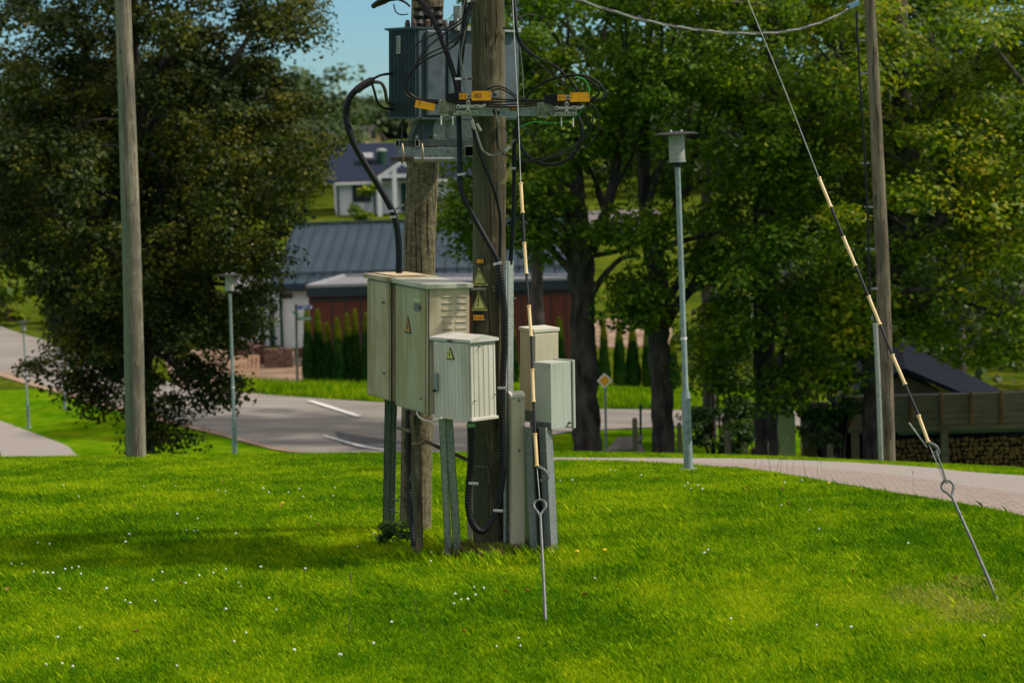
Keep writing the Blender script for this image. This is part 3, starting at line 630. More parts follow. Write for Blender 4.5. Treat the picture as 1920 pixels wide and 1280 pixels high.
hedge = [(580, 583, 'first conifer from the left, beside the street name post'), (600, 586, 'second conifer from the left, tall with a yellow tip'), (617, 612, 'third conifer from the left, shorter and thinner than its neighbours'),
         (636, 603, 'fourth conifer from the left, medium tall'), (655, 594, 'fifth conifer from the left'), (670, 587, 'sixth conifer from the left, just left of the tan cabinet'), (692, 592, 'conifer half hidden by the tan cabinet edge'),
         (962, 600, 'conifer seen between the steel duct and the beige upper cabinet'), (1052, 602, 'conifer right behind the upper beige cabinet'), (1110, 610, 'conifer hidden mostly by the forked maple trunk'),
         (1134, 600, 'conifer directly above the yellow diamond sign'), (1163, 608, 'conifer just right of the yellow diamond sign'), (1188, 610, 'second conifer right of the yellow diamond sign'),
         (1214, 622, 'conifer touching the left side of the mossy maple trunk'), (1262, 640, 'conifer between the mossy maple trunk and the street lamp')]
for k, (a, b, l) in enumerate(hedge): thuja(a, b, 73.5+.15*math.sin(k*1.7), k, l)

# ------------------------------------------------------------------ far hill wood
def wood(n, x0, x1, y0, y1, hh, seedr, label, size=.9):
    r = np.random.default_rng(seedr); x = r.uniform(x0, x1, n); y = r.uniform(y0, y1, n); z = G(x, y)
    C = []; Rd = []
    for a, b, c in zip(x, y, z):
        h = hh*r.uniform(.6, 1.25)
        for _ in range(7): C.append((a+r.normal()*1.6, b+r.normal()*1.6, c+h*r.uniform(.25, 1))); Rd.append(r.uniform(1.3, 2.6))
    V, F = leaves(np.array(C), np.array(Rd), 42, size, r)
    return np_mesh('wood', V, F, 5, m_wood2, label=label, cat='wood', kind='stuff')
wood(420, -52, -6, 420, 520, 4.2, 5, 'far wooded hillside under the sky left of the transformer')
wood(70, -52, -31, 240, 330, 12, 6, 'nearer wooded slope rising beside the linden crown', .7)
wood(150, 9, 70, 190, 260, 9, 7, 'wood on the rising meadow behind the maples', .7)
wood(45, 10.5, 30, 72, 100, 4.5, 12, 'low dark trees filling the gap behind the felt roof hut', .35)
wood(60, -24, -15.5, 196, 235, 9, 9, 'olive trees left of the white bungalow', .5)
wood(90, -70, -30, 130, 200, 7, 8, 'trees behind the road at the left edge', .6)

# ------------------------------------------------------------------ buildings
def quadwall(mb, a, b, zb, zt, th=.2):
    a = Vector((a[0], a[1], 0)); b = Vector((b[0], b[1], 0)); d = (b-a); n = Vector((-d.y, d.x, 0)).normalized()*th
    mb.box6((a.x, a.y, zb), d, n, (0, 0, zt-zb))
# long grey roofed building
eL = W(507, 533, 92); eR = W(1090, 511, 92); rL = W(555, 421, 98); rR = W(1075, 402, 98); eR.z = eL.z; rR.z = rL.z
hb = empty('long_house', (eL.x, 92, g(eL.x, 92)), 'long white building with a blue grey standing seam roof behind the conifers', 'house')
mb = MB(); zb = -5.6
mb.box6((eL.x+.25, 92.35, zb), (eR.x-eL.x-.5, 0, 0), (0, 11, 0), (0, 0, eL.z-.12-zb)); mb.build('wall', m_wall, hb)
mb = MB(); mb.box6((eL.x-1.75, 93.6, zb), (1.95, 0, 0), (0, 6, 0), (0, 0, .5+eL.z-zb)).slab([(eL.x-1.75, 93.6, eL.z+.5), (eL.x+.2, 93.6, eL.z+.5), (eL.x-1.75, 93.6, eL.z+1.6)], (0, 6, 0)); mb.build('side_wing', m_wall, hb)
rf = MB(); rf.slab([eL, eR, rR, rL], (0, 0, -.12)); bk = Vector((0, 12.4, 0)); rf.slab([rL, rR, eR+bk, eL+bk], (0, 0, -.12)); rfo = rf.build('roof', m_roof, hb)
sm = MB(); ns = 25
for k in range(ns+1):
    t = k/ns; a = eL.lerp(eR, t); b = rL.lerp(rR, t); sm.bar(a+Vector((0, 0, .03)), b+Vector((0, 0, .03)), .035, .06)
sm.build('seams', m_roofd, rfo)
sg = MB(); a = eL.lerp(rL, .1)+Vector((0, 0, .17)); b = eR.lerp(rR, .1)+Vector((0, 0, .17)); sg.tube([a, b], .035, 6); sg.tube([a+Vector((0, 0, -.08)), b+Vector((0, 0, -.08))], .025, 6)
for k in range(16): p = a.lerp(b, k/15); sg.bar(p+Vector((0, 0, -.2)), p+Vector((0, 0, .04)), .05)
sg.build('snow_guard', m_roofd, rfo)
MB().bar(rL+Vector((0, 0, .05)), rR+Vector((0, 0, .05)), .3, .06).build('ridge_cap', m_roofd, rfo)
ed = MB(); ed.box6((eL.x-.05, 91.9, eL.z-.3), (eR.x-eL.x, 0, 0), (0, .3, 0), (0, 0, .2)); ed.build('gutter', m_roofd, hb)
def wpx(px, y0, y1, Yd): a = W(px, y0, Yd); b = W(px, y1, Yd); return a, b
pp = MB(); a = W(525, 543, 92.2); pp.tube([(a.x, 92.22, eL.z-.2), (a.x, 92.22, zb)], .06, 8); pp.build('downpipe', m_green, hb)
wi = MB(); a = W(530, 551, 92.3); wi.box((a.x+.17, 92.33, a.z-.08), .4, .06, .2); wi.build('window', m_win, hb)
for px in (489, 507):
    a = W(px, 550, 93.5); wi = MB(); wi.box((a.x, 93.57, -4.5), .16 if px < 500 else .2, .08, 2.6); wi.build('window', m_green, hb)
# brown flat roofed garage
fL = W(578, 538, 82); fR = W(1072, 524, 82); fR.z = fL.z; bL = W(646, 517, 87.5); bR = W(1072, 518, 83.6); bL.z = bR.z = fL.z
gb = empty('garage', (fL.x, 82, g(fL.x, 82)), 'brown clad flat roofed garage behind the conifers', 'garage')
zb = -5.4; mb = MB(); mb.slab([(p.x, p.y, fL.z-.3) for p in (fL, fR, bR, bL)], (0, 0, zb-fL.z+.3)); mb.build('wall', m_brown, gb)
mb = MB(); mb.slab([fL, fR, bR, bL], (0, 0, -.06)); mb.build('roof', m_roofg, gb)
mb = MB()
for a, b in ((fL, fR), (fL, bL), (bL, bR)): mb.bar(a+Vector((0, -.05, .03)), b+Vector((0, -.05, .03)), .16, .1)
mb.build('roof_rim', m_rooft, gb)
mb = MB(); mb.box6((fL.x-.06, 81.86, fL.z-.34), (fR.x-fL.x, 0, 0), (0, .13, 0), (0, 0, .28)); mb.build('fascia', m_roofd, gb)
mb = MB(); zz = W(600, 562, 82).z; mb.box6((fL.x, 81.96, zz-.04), (fR.x-fL.x, 0, 0), (0, .035, 0), (0, 0, .06))
for k in range(18): x = fL.x+(fR.x-fL.x)*(k+.5)/18; mb.box6((x, 81.98, zb), (.03, 0, 0), (0, .015, 0), (0, 0, fL.z-.35-zb))
mb.build('panel_joints', m_roofd, gb)
# white house further back
def house(name, label, x0, x1, y0, y1, zb, ze, zr, mats, cat='house', ridge='x', over=.5):
    rt_ = empty(name, ((x0+x1)/2, y0, zb), label, cat); wl, rm = mats
    mb = MB(); mb.box6((x0, y0, zb-.6), (x1-x0, 0, 0), (0, y1-y0, 0), (0, 0, ze-zb+.6))
    if ridge == 'x':
        for x in (x0, x1-.15): mb.slab([(x, y0, ze), (x, y1, ze), (x, (y0+y1)/2, zr-.15)], (.15, 0, 0))
    else:
        for y in (y0, y1-.15): mb.slab([(x0, y, ze), (x1, y, ze), ((x0+x1)/2, y, zr-.15)], (0, .15, 0))
    mb.build('wall', wl, rt_); mb = MB(); o = over
    if ridge == 'x':
        ym = (y0+y1)/2; dz = (zr-ze)*o/((y1-y0)/2)
        mb.slab([(x0-o, y0-o, ze-dz), (x1+o, y0-o, ze-dz), (x1+o, ym, zr), (x0-o, ym, zr)], (0, 0, .16)); mb.slab([(x1+o, y1+o, ze-dz), (x0-o, y1+o, ze-dz), (x0-o, ym, zr), (x1+o, ym, zr)], (0, 0, .16))
    else:
        xm = (x0+x1)/2; dz = (zr-ze)*o/((x1-x0)/2)
        mb.slab([(x0-o, y0-o, ze-dz), (xm, y0-o, zr), (xm, y1+o, zr), (x0-o, y1+o, ze-dz)], (0, 0, .16)); mb.slab([(xm, y0-o, zr), (x1+o, y0-o, ze-dz), (x1+o, y1+o, ze-dz), (xm, y1+o, zr)], (0, 0, .16))
    ro = mb.build('roof', rm, rt_); return rt_, ro
Dh = 180; a = W(632, 400, Dh); zb = g(a.x, Dh)-.1; ze = W(632, 336, Dh).z; zr = W(680, 273, Dh+5).z; xr = W(905, 300, Dh).x
m_tile2, t_, b_ = newmat('roof tile rows'); gg = N(t_, 'ShaderNodeNewGeometry'); wv = N(t_, 'ShaderNodeTexWave'); wv.bands_direction = 'Z'; wv.inputs['Scale'].default_value = 1.6
t_.links.new(gg.outputs['Position'], wv.inputs[0]); t_.links.new(ramp(t_, wv.outputs[1], [(.1, (.009, .014, .03)), (.5, (.022, .032, .06))]), b_.inputs['Base Color']); b_.inputs['Roughness'].default_value = .8; b_.inputs['Specular IOR Level'].default_value = .1
hw, hr = house('white_house', 'white bungalow with dark slate blue tiled roof and porch gable behind the long building', a.x, xr, Dh, Dh+10, zb, ze, zr, (m_wall, m_tile2), over=.6)
ch = W(720, 300, Dh+2); mb = MB(); mb.tube([(ch.x, Dh+2, ch.z-1.6), (ch.x, Dh+2, W(720, 284, Dh+2).z)], .36, 12); co = mb.build('chimney', m_green, hr)
MB().lathe((ch.x, Dh+2, W(720, 284, Dh+2).z), [(.4, 0), (.4, .1), (.25, .2), (.01, .24)], 12).build('cap', m_galv2, co)
sk = W(690, 297, Dh+1.7); mb = MB(); nrm = Vector((0, -(zr-ze), 5)).normalized(); mb.box6(sk+Vector((-.35, -.1, -.12)), (.9, 0, 0), (0, .75, .75*(zr-ze)/5), nrm*.2); mb.build('skylight', m_rooft, hr)
mb = MB(); a = W(645, 341, Dh); mb.box6((W(628, 336, Dh).x, Dh-.66, ze-.42), (xr-W(628, 336, Dh).x+.4, 0, 0), (0, .12, 0), (0, 0, .2)); mb.build('fascia', m_wall, hw)
wa = W(660, 346, Dh); wb = W(696, 378, Dh); mb = MB(); mb.box6((wa.x, Dh-.05, wb.z), (wb.x-wa.x, 0, 0), (0, .1, 0), (0, 0, wa.z-wb.z)); wn = mb.build('window', m_win, hw)
mb = MB(); th = .09
for q in ((wa.x, wb.z, th, wa.z-wb.z), (wb.x-th, wb.z, th, wa.z-wb.z), (wa.x+th, wb.z, wb.x-wa.x-2*th, th), (wa.x+th, wa.z-th, wb.x-wa.x-2*th, th)): mb.box6((q[0], Dh-.09, q[1]), (q[2], 0, 0), (0, .035, 0), (0, 0, q[3]))
mb.build('frame', m_green, wn)
da = W(749, 345, Dh-2); mb = MB(); mb.box6((da.x, Dh-.06, zb), (1.1, 0, 0), (0, .1, 0), (0, 0, 2.3)); mb.build('door', m_green, hw)
# porch gable
pa = W(697, 338, Dh-3); pc = W(747, 304, Dh-3); pb = Vector((2*pc.x-pa.x, Dh-3, pa.z)); mb = MB(); mb.bar(pa, pc, .3, .3); mb.bar(pc, pb, .3, .3)
mb.bar(W(703, 331, Dh-3), Vector((pb.x-.2, Dh-3, W(703, 331, Dh-3).z)), .28, .28)
for q in (W(704, 340, Dh-3), W(733, 340, Dh-3), Vector((pb.x-.4, Dh-3, 0))): mb.bar((q.x, Dh-3, zb-.3), (q.x, Dh-3, pa.z+(1.0 if abs(q.x-pc.x) < 1.2 else .2)), .32)
mb.build('porch_frame', m_wall, hw)
mb = MB(); bk = Vector((0, 3.2, 0)); mb.slab([pa+Vector((0, 0, .16)), pc+Vector((0, 0, .16)), pc+bk+Vector((0, 0, .16)), pa+bk+Vector((0, 0, .16))], (0, 0, .12)); mb.slab([pc+Vector((0, 0, .16)), pb+Vector((0, 0, .16)), pb+bk+Vector((0, 0, .16)), pc+bk+Vector((0, 0, .16))], (0, 0, .12)); mb.build('porch_roof', m_tile2, hw)
for px in (633, 701):
    q = W(px, 345, Dh); MB().tube([(q.x, Dh-.15, ze-.3), (q.x, Dh-.15, zb)], .07, 8).build('downpipe', m_green, hw)
hw.rotation_euler.z = R(5)
# small yellow house on the hill
a = W(683, 275, 330); b = W(716, 275, 330); hy, _ = house('yellow_house', 'small yellow house with dormer window high on the wooded hill', a.x, b.x, 330, 340, a.z-3, W(700, 255, 330).z, W(700, 237, 330).z, (m_yw, m_mauve), ridge='y', over=.7)
q = W(700, 252, 330); MB().box((q.x, 329.95, q.z), .7, .1, 1.2).build('window', m_win, hy); hy.rotation_euler.z = R(28)
a = W(1090, 460, 150); b = W(1230, 460, 150); zt = W(1120, 400, 155).z
h3, _ = house('tiled_house', 'pale house with mauve tiled roof glimpsed through the maple branches', a.x, b.x, 150, 160, g(a.x, 150), W(1120, 440, 150).z, zt, (m_wall, m_mauve))
MB().box(((a.x+b.x)/2-1, 149.95, W(1120, 460, 150).z-.2), 1.2, .1, 1.1).build('window', m_win, h3)
a = W(1452, 590, 105); b = W(1612, 590, 105)
h4, _ = house('brick_house', 'low red brick outbuilding seen between the maple trunks', a.x, b.x, 105, 112, g(a.x, 105)-.3, W(1500, 530, 105).z, W(1500, 495, 108).z, (m_brick, m_bitumen))
MB().box((a.x+1.6, 104.95, W(1500, 560, 105).z), .8, .1, .8).build('window', m_win, h4)
# firewood shed with board parapet
DS = 46.0
sA = W(1592, 738, DS); sB = W(1990, 740, DS); zt = W(1760, 738, DS).z; zl = W(1760, 796, DS).z; bz = min(g(sA.x, DS), g(sB.x, DS))-.1
sh = empty('firewood_shed', ((sA.x+sB.x)/2, DS, bz), 'open firewood shed with a dark board parapet at the right edge', 'shed')
mb = MB(); npl = 5
for k in range(npl): z0_ = zl+(zt-zl)*k/npl; mb.box6((sA.x, DS, z0_), (sB.x-sA.x, 0, 0), (0, .04, 0), (0, 0, (zt-zl)/npl-.008))
mb.build('board_parapet', m_shed, sh)
for px in (1596, 1708, 1764, 1820, 1877, 1930):
    q = W(px, 760, DS); MB().box((q.x, DS-.022, (zt+zl)/2+.01), .045, .04, zt-zl+.04).build('batten', m_batten, sh)
mb = MB(); mb.box6((sA.x, DS+.05, zl-.12), (sB.x-sA.x, 0, 0), (0, .12, 0), (0, 0, .1)); mb.build('beam', m_shed, sh)
for px in (1605, 1772, 1950):
    q = W(px, 820, DS); MB().box6((q.x-.07, DS+.04, bz), (.14, 0, 0), (0, .14, 0), (0, 0, zl-.13-bz)).build('post', m_shed, sh)
mb = MB(); mb.box6((sA.x-.3, DS+2.6, bz), (sB.x-sA.x+.3, 0, 0), (0, .05, 0), (0, 0, zt-bz-.55)); mb.build('back_wall', m_bitumen, sh)
mb = MB(); mb.box6((sA.x-.1, DS+.06, zt-.34), (sB.x-sA.x+.1, 0, 0), (0, 2.55, 0), (0, 0, .06)); mb.build('roof', m_bitumen, sh)
mb = MB(); ra = W(1688, 808, DS); mb.box6((ra.x, DS+.25, W(1700, 818, DS).z), (sB.x-ra.x, 0, 0), (0, .05, 0), (0, 0, .07)); mb.build('rail', m_galvd, sh)
# firewood stack
wa = W(1678, 830, DS); wz0 = bz; wtop = W(1700, 829, DS).z; x = wa.x; logs = 0
wr = random.Random(4); ls = MB(); row = 0; z = wz0+.07
while z < wtop:
    x = wa.x+wr.uniform(0, .06); d = wr.uniform(.095, .125)
    while x < sB.x:
        r_ = wr.uniform(.035, .062); n = wr.choice([3, 4, 5, 6, 8]); a0 = wr.random()*6.28; y = DS+.32+wr.uniform(-.04, .04); zz_ = z+wr.uniform(-.02, .02)
        vs = [(x+math.cos(a0+6.283*k/n)*r_, y, zz_+math.sin(a0+6.283*k/n)*r_) for k in range(n)]
        ls.cur = 0; ls.add(vs, [tuple(range(n))]); ls.cur = 1; ls.add(vs+[(v[0], v[1]+.33, v[2]) for v in vs], [(k, (k+1) % n, (k+1) % n+n, k+n) for k in range(n)])
        x += r_*2*.98; logs += 1
    z += .088
ls.build('firewood', [m_logend, m_logbark], loc=(wa.x, DS+.3, wz0), label='split firewood stacked under the shed parapet', cat='firewood', kind='stuff')
# felt roofed outbuilding behind the shed
rt4 = empty('felt_roof_hut', onground(1760, 51), 'small outbuilding with black felt gable roof behind the firewood shed', 'shed')
A_ = W(1697, 698, 49.8); B_ = W(1800, 742, 49.8); C_ = W(1885, 742, 54.3); D_ = W(1690, 648, 54.3)
mb = MB(); mb.slab([A_, B_, C_, D_], (0, 0, .09)); A2 = W(1600, 742, 49.8); D2 = W(1600, 690, 54.3); mb.slab([A2, A_, D_, D2], (0, 0, .09)); mb.build('roof', m_bitumen, rt4)
zg = g(B_.x, 51)-.2; mb = MB(); mb.slab([(A2.x+.2, 50.2, zg), (B_.x-.2, 50.2, zg), (B_.x-.2, 50.2, B_.z), (A_.x, 50.2, A_.z-.1), (A2.x+.2, 50.2, A2.z)], (0, 3.4, 0)); mb.build('wall', m_shed, rt4)
rt5 = empty('white_hut', onground(1470, 49), 'small whitewashed hut with felt roof beside the leafy maple trunk', 'shed')
a = W(1456, 775, 49); b = W(1486, 775, 49); zg = g(a.x, 49)-.2; MB().box6((a.x, 49, zg), (b.x-a.x+.05, 0, 0), (0, 2, 0), (0, 0, a.z-zg)).build('wall', m_wall, rt5)
mb = MB(); mb.slab([W(1446, 778, 48.6), W(1520, 742, 48.6), W(1520, 720, 51.5), W(1446, 756, 51.5)], (0, 0, .08)); mb.build('roof', m_bitumen, rt5)
MB().box6((b.x+.15, 48.95, zg), (.6, 0, 0), (0, .05, 0), (0, 0, 1.5)).build('door', m_shed, rt5)

# ------------------------------------------------------------------ yard things beyond the road
def paverstack(x, y, nx, ny, nz, rz, label):
    b = Vector((x, y, g(x, y))); root = empty('paver_stack', b, label, 'paving stones', 'stacks of paving stones in the yard')
    rr = random.Random(int(x*10)); mb = MB(); q = Matrix.Rotation(rz, 3, 'Z')
    for k in range(nz):
        for i_ in range(nx):
            for j in range(ny):
                if k == nz-1 and rr.random() < .25: continue
                c = b+q @ Vector(((i_-nx/2)*.24+rr.uniform(-.01, .01), (j-ny/2)*.24+rr.uniform(-.01, .01), .12+.1*k)); mb.box(c, .23, .23, .093, rz)
    mb.build('blocks', m_paver, root)
    mb = MB(); mb.box(b+Vector((0, 0, .03)), nx*.24, ny*.24, .06, rz); mb.build('pallet', m_pallet, root)
p = hit(522, 690, 40); paverstack(p.x+.1, p.y+.4, 4, 3, 6, .1, 'squared stack of reddish paving stones nearest the street name post')
p = hit(484, 684, 40); paverstack(p.x, p.y+.6, 2, 3, 7, .5, 'leaning narrow stack of paving stones in the middle of the yard')
p = hit(470, 678, 40); paverstack(p.x-.4, p.y+1.5, 3, 3, 6, -.1, 'stack of paving stones farthest from the street name post')
p = hit(548, 676, 40); paverstack(p.x+.3, p.y+1.6, 2, 2, 3, .2, 'low broken stack of paving stones by the white wall')
p0 = hit(460, 712, 40); root = empty('pallet', p0, 'pale wooden pallet standing upright at the edge of the yard', 'pallet')
mb = MB(); wd = .78; tx = Vector((1, .12, 0)).normalized(); tv = Vector((0.03, .25, 1)).normalized()
for k in range(7): mb.box6(p0+tx*(-wd/2+wd*k/6-.04), tx*.085, Vector((0, .02, 0)), tv*.78*(1+.03*math.sin(k*3)))
mb.build('slats', m_pallet, root); mb = MB()
for h in (.04, .36, .68): mb.box6(p0-tx*wd/2+tv*h+Vector((0, .03, 0)), tx*wd, Vector((0, .08, 0)), tv*.09)
mb.build('stringers', m_pallet, root)
p = hit(1180, 846, 34)
# street name post
b = onground(558, 72.5); root = empty('street_name_post', b, 'thin post with blue and green street name plates before the white wall', 'sign post')
tp = W(555, 570, 72.5); MB().tube([b, tp], .04, 8).build('post', mat2('rusty post', (.06, .04, .03), (.1, .12, .1), 3), root)
def splate(px, m, nm): mb = MB(); mb.pslab(px, 72.44, .03); return mb.build(nm, m, root)
s = splate([(558, 573), (586, 572), (586, 579), (558, 580)], m_blue, 'name_plate'); mb = MB()
for k in range(4): mb.pslab([(565+k*3.2, 574.8), (567+k*3.2, 574.8), (567+k*3.2, 577.6), (565+k*3.2, 577.6)], 72.42, .01)
mb.pslab([(581, 573.4), (584.5, 573.4), (584.5, 578.4), (581, 578.4)], 72.42, .01); mb.build('lettering', m_wall, s)
s = splate([(558, 594.5), (585, 594), (585, 600), (558, 600.5)], m_gplate, 'name_plate'); mb = MB()
for k in range(6): mb.pslab([(562+k*3.4, 596.2), (564+k*3.4, 596.2), (564+k*3.4, 598.4), (562+k*3.4, 598.4)], 72.42, .01)
mb.build('lettering', m_wall, s); splate([(549, 583), (560, 588), (560, 592), (549, 587)], m_gplate, 'name_plate')
# parked / driving car behind the linden
p = hit(185, 690, 60); cp = Vector((p.x, p.y+3, 0)); cp.z = g(cp.x, cp.y)+.04; yaw = R(-28)
car = empty('parked_car', cp, 'light blue grey hatchback on the road, half hidden by the linden leaves', 'car'); q = Matrix.Rotation(yaw, 3, 'Z')
def cb(pts, x0, x1, mat, nm, par=car):
    mb = MB(); mb.slab([cp+q @ Vector((x0, y, z)) for y, z in pts], q @ Vector((x1-x0, 0, 0))); return mb.build(nm, mat, par, bevel=.05 if nm in ('body', 'cabin') else 0)
cb([(-2.0, .25), (-2.05, .75), (-1.95, .95), (1.0, .95), (1.95, .78), (2.05, .3)], -.86, .86, m_car, 'body'); cb([(-1.9, .9), (-1.6, 1.45), (.3, 1.48), (1.1, .9)], -.76, .76, m_win, 'cabin'); cb([(-1.62, 1.44), (-1.5, 1.5), (.25, 1.52), (.35, 1.46)], -.7, .7, m_car, 'roof')
for x in (-.72, .54): cb([(-2.08, .68), (-2.08, .92), (-1.96, .92), (-1.96, .68)], x, x+.2, m_red, 'tail_light')
cb([(-2.09, .42), (-2.09, .55), (-2.06, .55), (-2.06, .42)], -.26, .26, m_wall, 'number_plate')
for x in (-.88, .70):
    for y in (-1.25, 1.3): mb = MB(); mb.lathe(cp+q @ Vector((x, y, .31)), [(.31, 0), (.31, .18)], 20, q @ Vector((1, 0, 0))); wh = mb.build('wheel', m_rub, car); MB().lathe(cp+q @ Vector((x-.005, y, .31)), [(.19, 0), (.19, .19)], 14, q @ Vector((1, 0, 0))).build('rim', m_galv2, wh)

# ------------------------------------------------------------------ things just beyond the crest
def leg(nm, label, px, top, Yd, r_, mat, cat, grp=None, lean=0):
    b = onground(px+lean, Yd, -.1); t = W(px, top, Yd)
    root = empty(nm, (b.x, b.y, b.z+.1), label, cat, grp); return root, b, t
for k, (px, tp_, wd, lab) in enumerate([(1192, 783, 10, 'dark wooden bollard beside the stone slabs'), (1275, 792, 9, 'dark wooden bollard hidden behind the foot of the nearest lamp'), (1365, 806, 12, 'stout mossy bollard left of the leafy maple trunk'), (1557, 832, 12, 'short bollard near the grey shed post')]):
    Yd = 43; b = onground(px, Yd, -.1); t = W(px, tp_, Yd); rr_ = wd*Yd/FPX/2
    mb = MB(); mb.lathe(b, [(rr_*1.05, 0), (rr_, (t.z-b.z)*.9), (rr_*.95, (t.z-b.z)*.97), (rr_*.6, t.z-b.z)], 12)
    tag(mb.build('bollard', m_post, loc=b, smooth=True), lab, 'bollard', 'old wooden bollards along the verge')
b = onground(1201, 44.5, -.1); t = W(1201, 758, 44.5); tag(MB().tube([b, t], .022, 6).build('stake', m_green, loc=b), 'thin dark green stake behind the bollard at the stone slabs', 'stake')
c = onground(1178, 43.5); mb = MB(); rr = random.Random(9)
b1 = onground(1172, 43.6); root = empty('stone_slab', b1, 'flat grey stone slab lying on rubble beside the diamond sign', 'stone')
mb.slab([b1+Vector((-.38, -.1, .12)), b1+Vector((.15, -.15, .2)), b1+Vector((.36, .2, .34)), b1+Vector((-.1, .35, .32))], (0, 0, .07)); mb.build('top_slab', m_stone, root, bevel=.02)
mb = MB()
for k in range(9): mb.box(b1+Vector((rr.uniform(-.35, .3), rr.uniform(-.1, .25), .05+rr.uniform(0, .06))), .2, .18, .12, rr.random()*3)
mb.build('rubble', m_stone, root, bevel=.02)
b2 = onground(1205, 43.4); tag(MB().box6(b2+Vector((-.05, 0, -.05)), (.14, -.05, 0), (.02, .06, .02), (-.1, .1, .32)).build('stone_slab', m_stone, loc=b2, bevel=.01), 'small grey stone plate leaning against the bollard', 'stone')
# priority road sign
Yd = 44; b = onground(1137, Yd, -.1); t = W(1134, 702, Yd); root = empty('priority_sign', b, 'yellow and white diamond priority sign on a thin grey pole', 'traffic sign')
MB().tube([b, t], .022, 10).build('post', m_lamp, root, smooth=True)
def dia(r_, y): c = W(1133.5, 713, Yd); return [(c.x-r_, y, c.z), (c.x, y, c.z-r_), (c.x+r_, y, c.z), (c.x, y, c.z+r_)]
MB().slab(dia(.142, Yd-.03), (0, .012, 0)).build('panel', m_wall, root, bevel=.002); MB().slab(dia(.105, Yd-.036), (0, .006, 0)).build('yellow_field', m_org, root)

# ------------------------------------------------------------------ street lamps
def lamp(px0, py0, px1, pyt, Yd, label, W_=1.0):
    """px0,py0 foot (column, ground depth decides row); px1,pyt = top of the diffuser"""
    b = onground(px0, Yd); t = W(px1, pyt, Yd); L = (t-b).length; ax = (t-b)/L; s = Yd/FPX
    root = empty('street_lamp', b, label, 'street lamp', 'grey park lamps with flat round hats'); k = L/(625*s)
    hd = 147*s*k
    MB().lathe(b, [(36*s*k*.5, -.03), (36*s*k*.5, 3*s*k), (20*s*k*.5, 4*s*k)], 24, ax).build('base_plate', m_lamp, root, smooth=True)
    MB().lathe(b, [(17*s*k*.5, 0), (17*s*k*.5, hd-6*s*k), (10.5*s*k*.5, hd+2*s*k), (10*s*k*.5, L-60*s*k)], 20, ax).build('post', m_lamp, root, smooth=True)
    MB().lathe(b, [(5.8*s*k, L*.390), (5.8*s*k, L*.398)], 16, ax).build('sticker', m_petal, root)
    fr = b+ax*hd*.62+Vector((5*s*k, -8*s*k, 0)); MB().bar(fr-ax*hd*.24, fr+ax*hd*.3, 6*s*k, 2*s*k, upv=(0, 1, 0)).build('service_door', m_lamp, root)
    MB().lathe(b, [(5.6*s*k, L-62*s*k), (5.6*s*k, L-50*s*k)], 16, ax).build('collar', m_blk, root, smooth=True)
    mb = MB(); prof = [(13*s*k, L-50*s*k)]
    for q in range(20): z_ = L-49*s*k+q*2.25*s*k; prof += [((15.0 if q % 2 else 14.3)*s*k, z_)]
    prof += [(15*s*k, L-3*s*k)]; mb.lathe(b, prof, 24, ax); mb.build('diffuser', m_glass, root, smooth=True)
    MB().lathe(b, [(15.6*s*k, L-53*s*k), (15.6*s*k, L-49*s*k)], 24, ax).build('lower_ring', m_galv2, root, smooth=True)
    MB().lathe(b, [(41*s*k, L-3.0*s*k), (42*s*k, L-1.5*s*k), (30*s*k, L+1.5*s*k), (12*s*k, L+3*s*k), (1*s*k, L+4*s*k)], 32, ax).build('hat', m_hat, root, smooth=True)
    mb = MB()
    for a in (-6, 6): mb.lathe(b+Vector((a*1.6*s*k, 0, 0)), [(2*s*k, L+2*s*k), (1.5*s*k, L+6*s*k)], 8, ax)
    mb.build('hat_bolt', m_wall, root)
lamp(1291, 0, 1268, 250, 26.3, 'nearest street lamp, standing on the lawn right of the cabinets')
lamp(441, 0, 430, 515, 41.5, 'street lamp beyond the lawn crest, right of the linden')
lamp(54, 0, 43, 603, 62, 'farthest street lamp, at the left edge beside the path')
b = onground(122, 66); t = W(119, 690, 66); tag(MB().tube([b, t], .04, 8).build('sign_pole', m_lamp, loc=b), 'plain thin grey pole half hidden by the linden, at the road edge', 'pole')

# ------------------------------------------------------------------ wooden poles
def woodpole(name, label, pts, mat, grp=None, seg=3):
    """pts (px,py,Y,width_px) from the foot up"""
    P = [W(a, b, c) for a, b, c, d in pts]; Rs = [d*c/FPX/2 for a, b, c, d in pts]
    gz = g(P[0].x, P[0].y); dirn = (P[1]-P[0]).normalized(); P[0] = P[0]+dirn*((gz-.15-P[0].z)/dirn.z)
    root = empty(name, (P[0].x, P[0].y, gz), label, 'utility pole', grp)
    n = 40; rr = random.Random(hash(label) % 99 if False else len(label)); S = []; rs = []
    L = [0]
    for a, b in zip(P, P[1:]): L.append(L[-1]+(b-a).length)
    for k in range(n+1):
        s = L[-1]*k/n; j = min(len(P)-2, max(q for q in range(len(L)) if L[q] <= s)); j = min(j, len(P)-2); t = (s-L[j])/(L[j+1]-L[j])
        S.append(P[j].lerp(P[j+1], t)); rs.append((Rs[j]*(1-t)+Rs[j+1]*t)*rr.uniform(.985, 1.015))
    MB().tube(S, rs, 28).build('shaft', mat, root, smooth=True); return root
woodpole('utility_pole', 'tall weathered grey green wooden pole in front of the linden', [(255, 850, 30.3, 38), (248, 500, 30.3, 36), (238, 200, 30.3, 32), (230, 0, 30.3, 30), (222, -250, 30.3, 27)], m_polel)
rp = woodpole('utility_pole', 'brown wooden pole with side conduit in front of the bright maple', [(1665, 858, 31.2, 28), (1655, 500, 31.2, 26), (1640, 180, 31.2, 22), (1630, 0, 31.2, 20), (1622, -150, 31.2, 19)], m_poled)
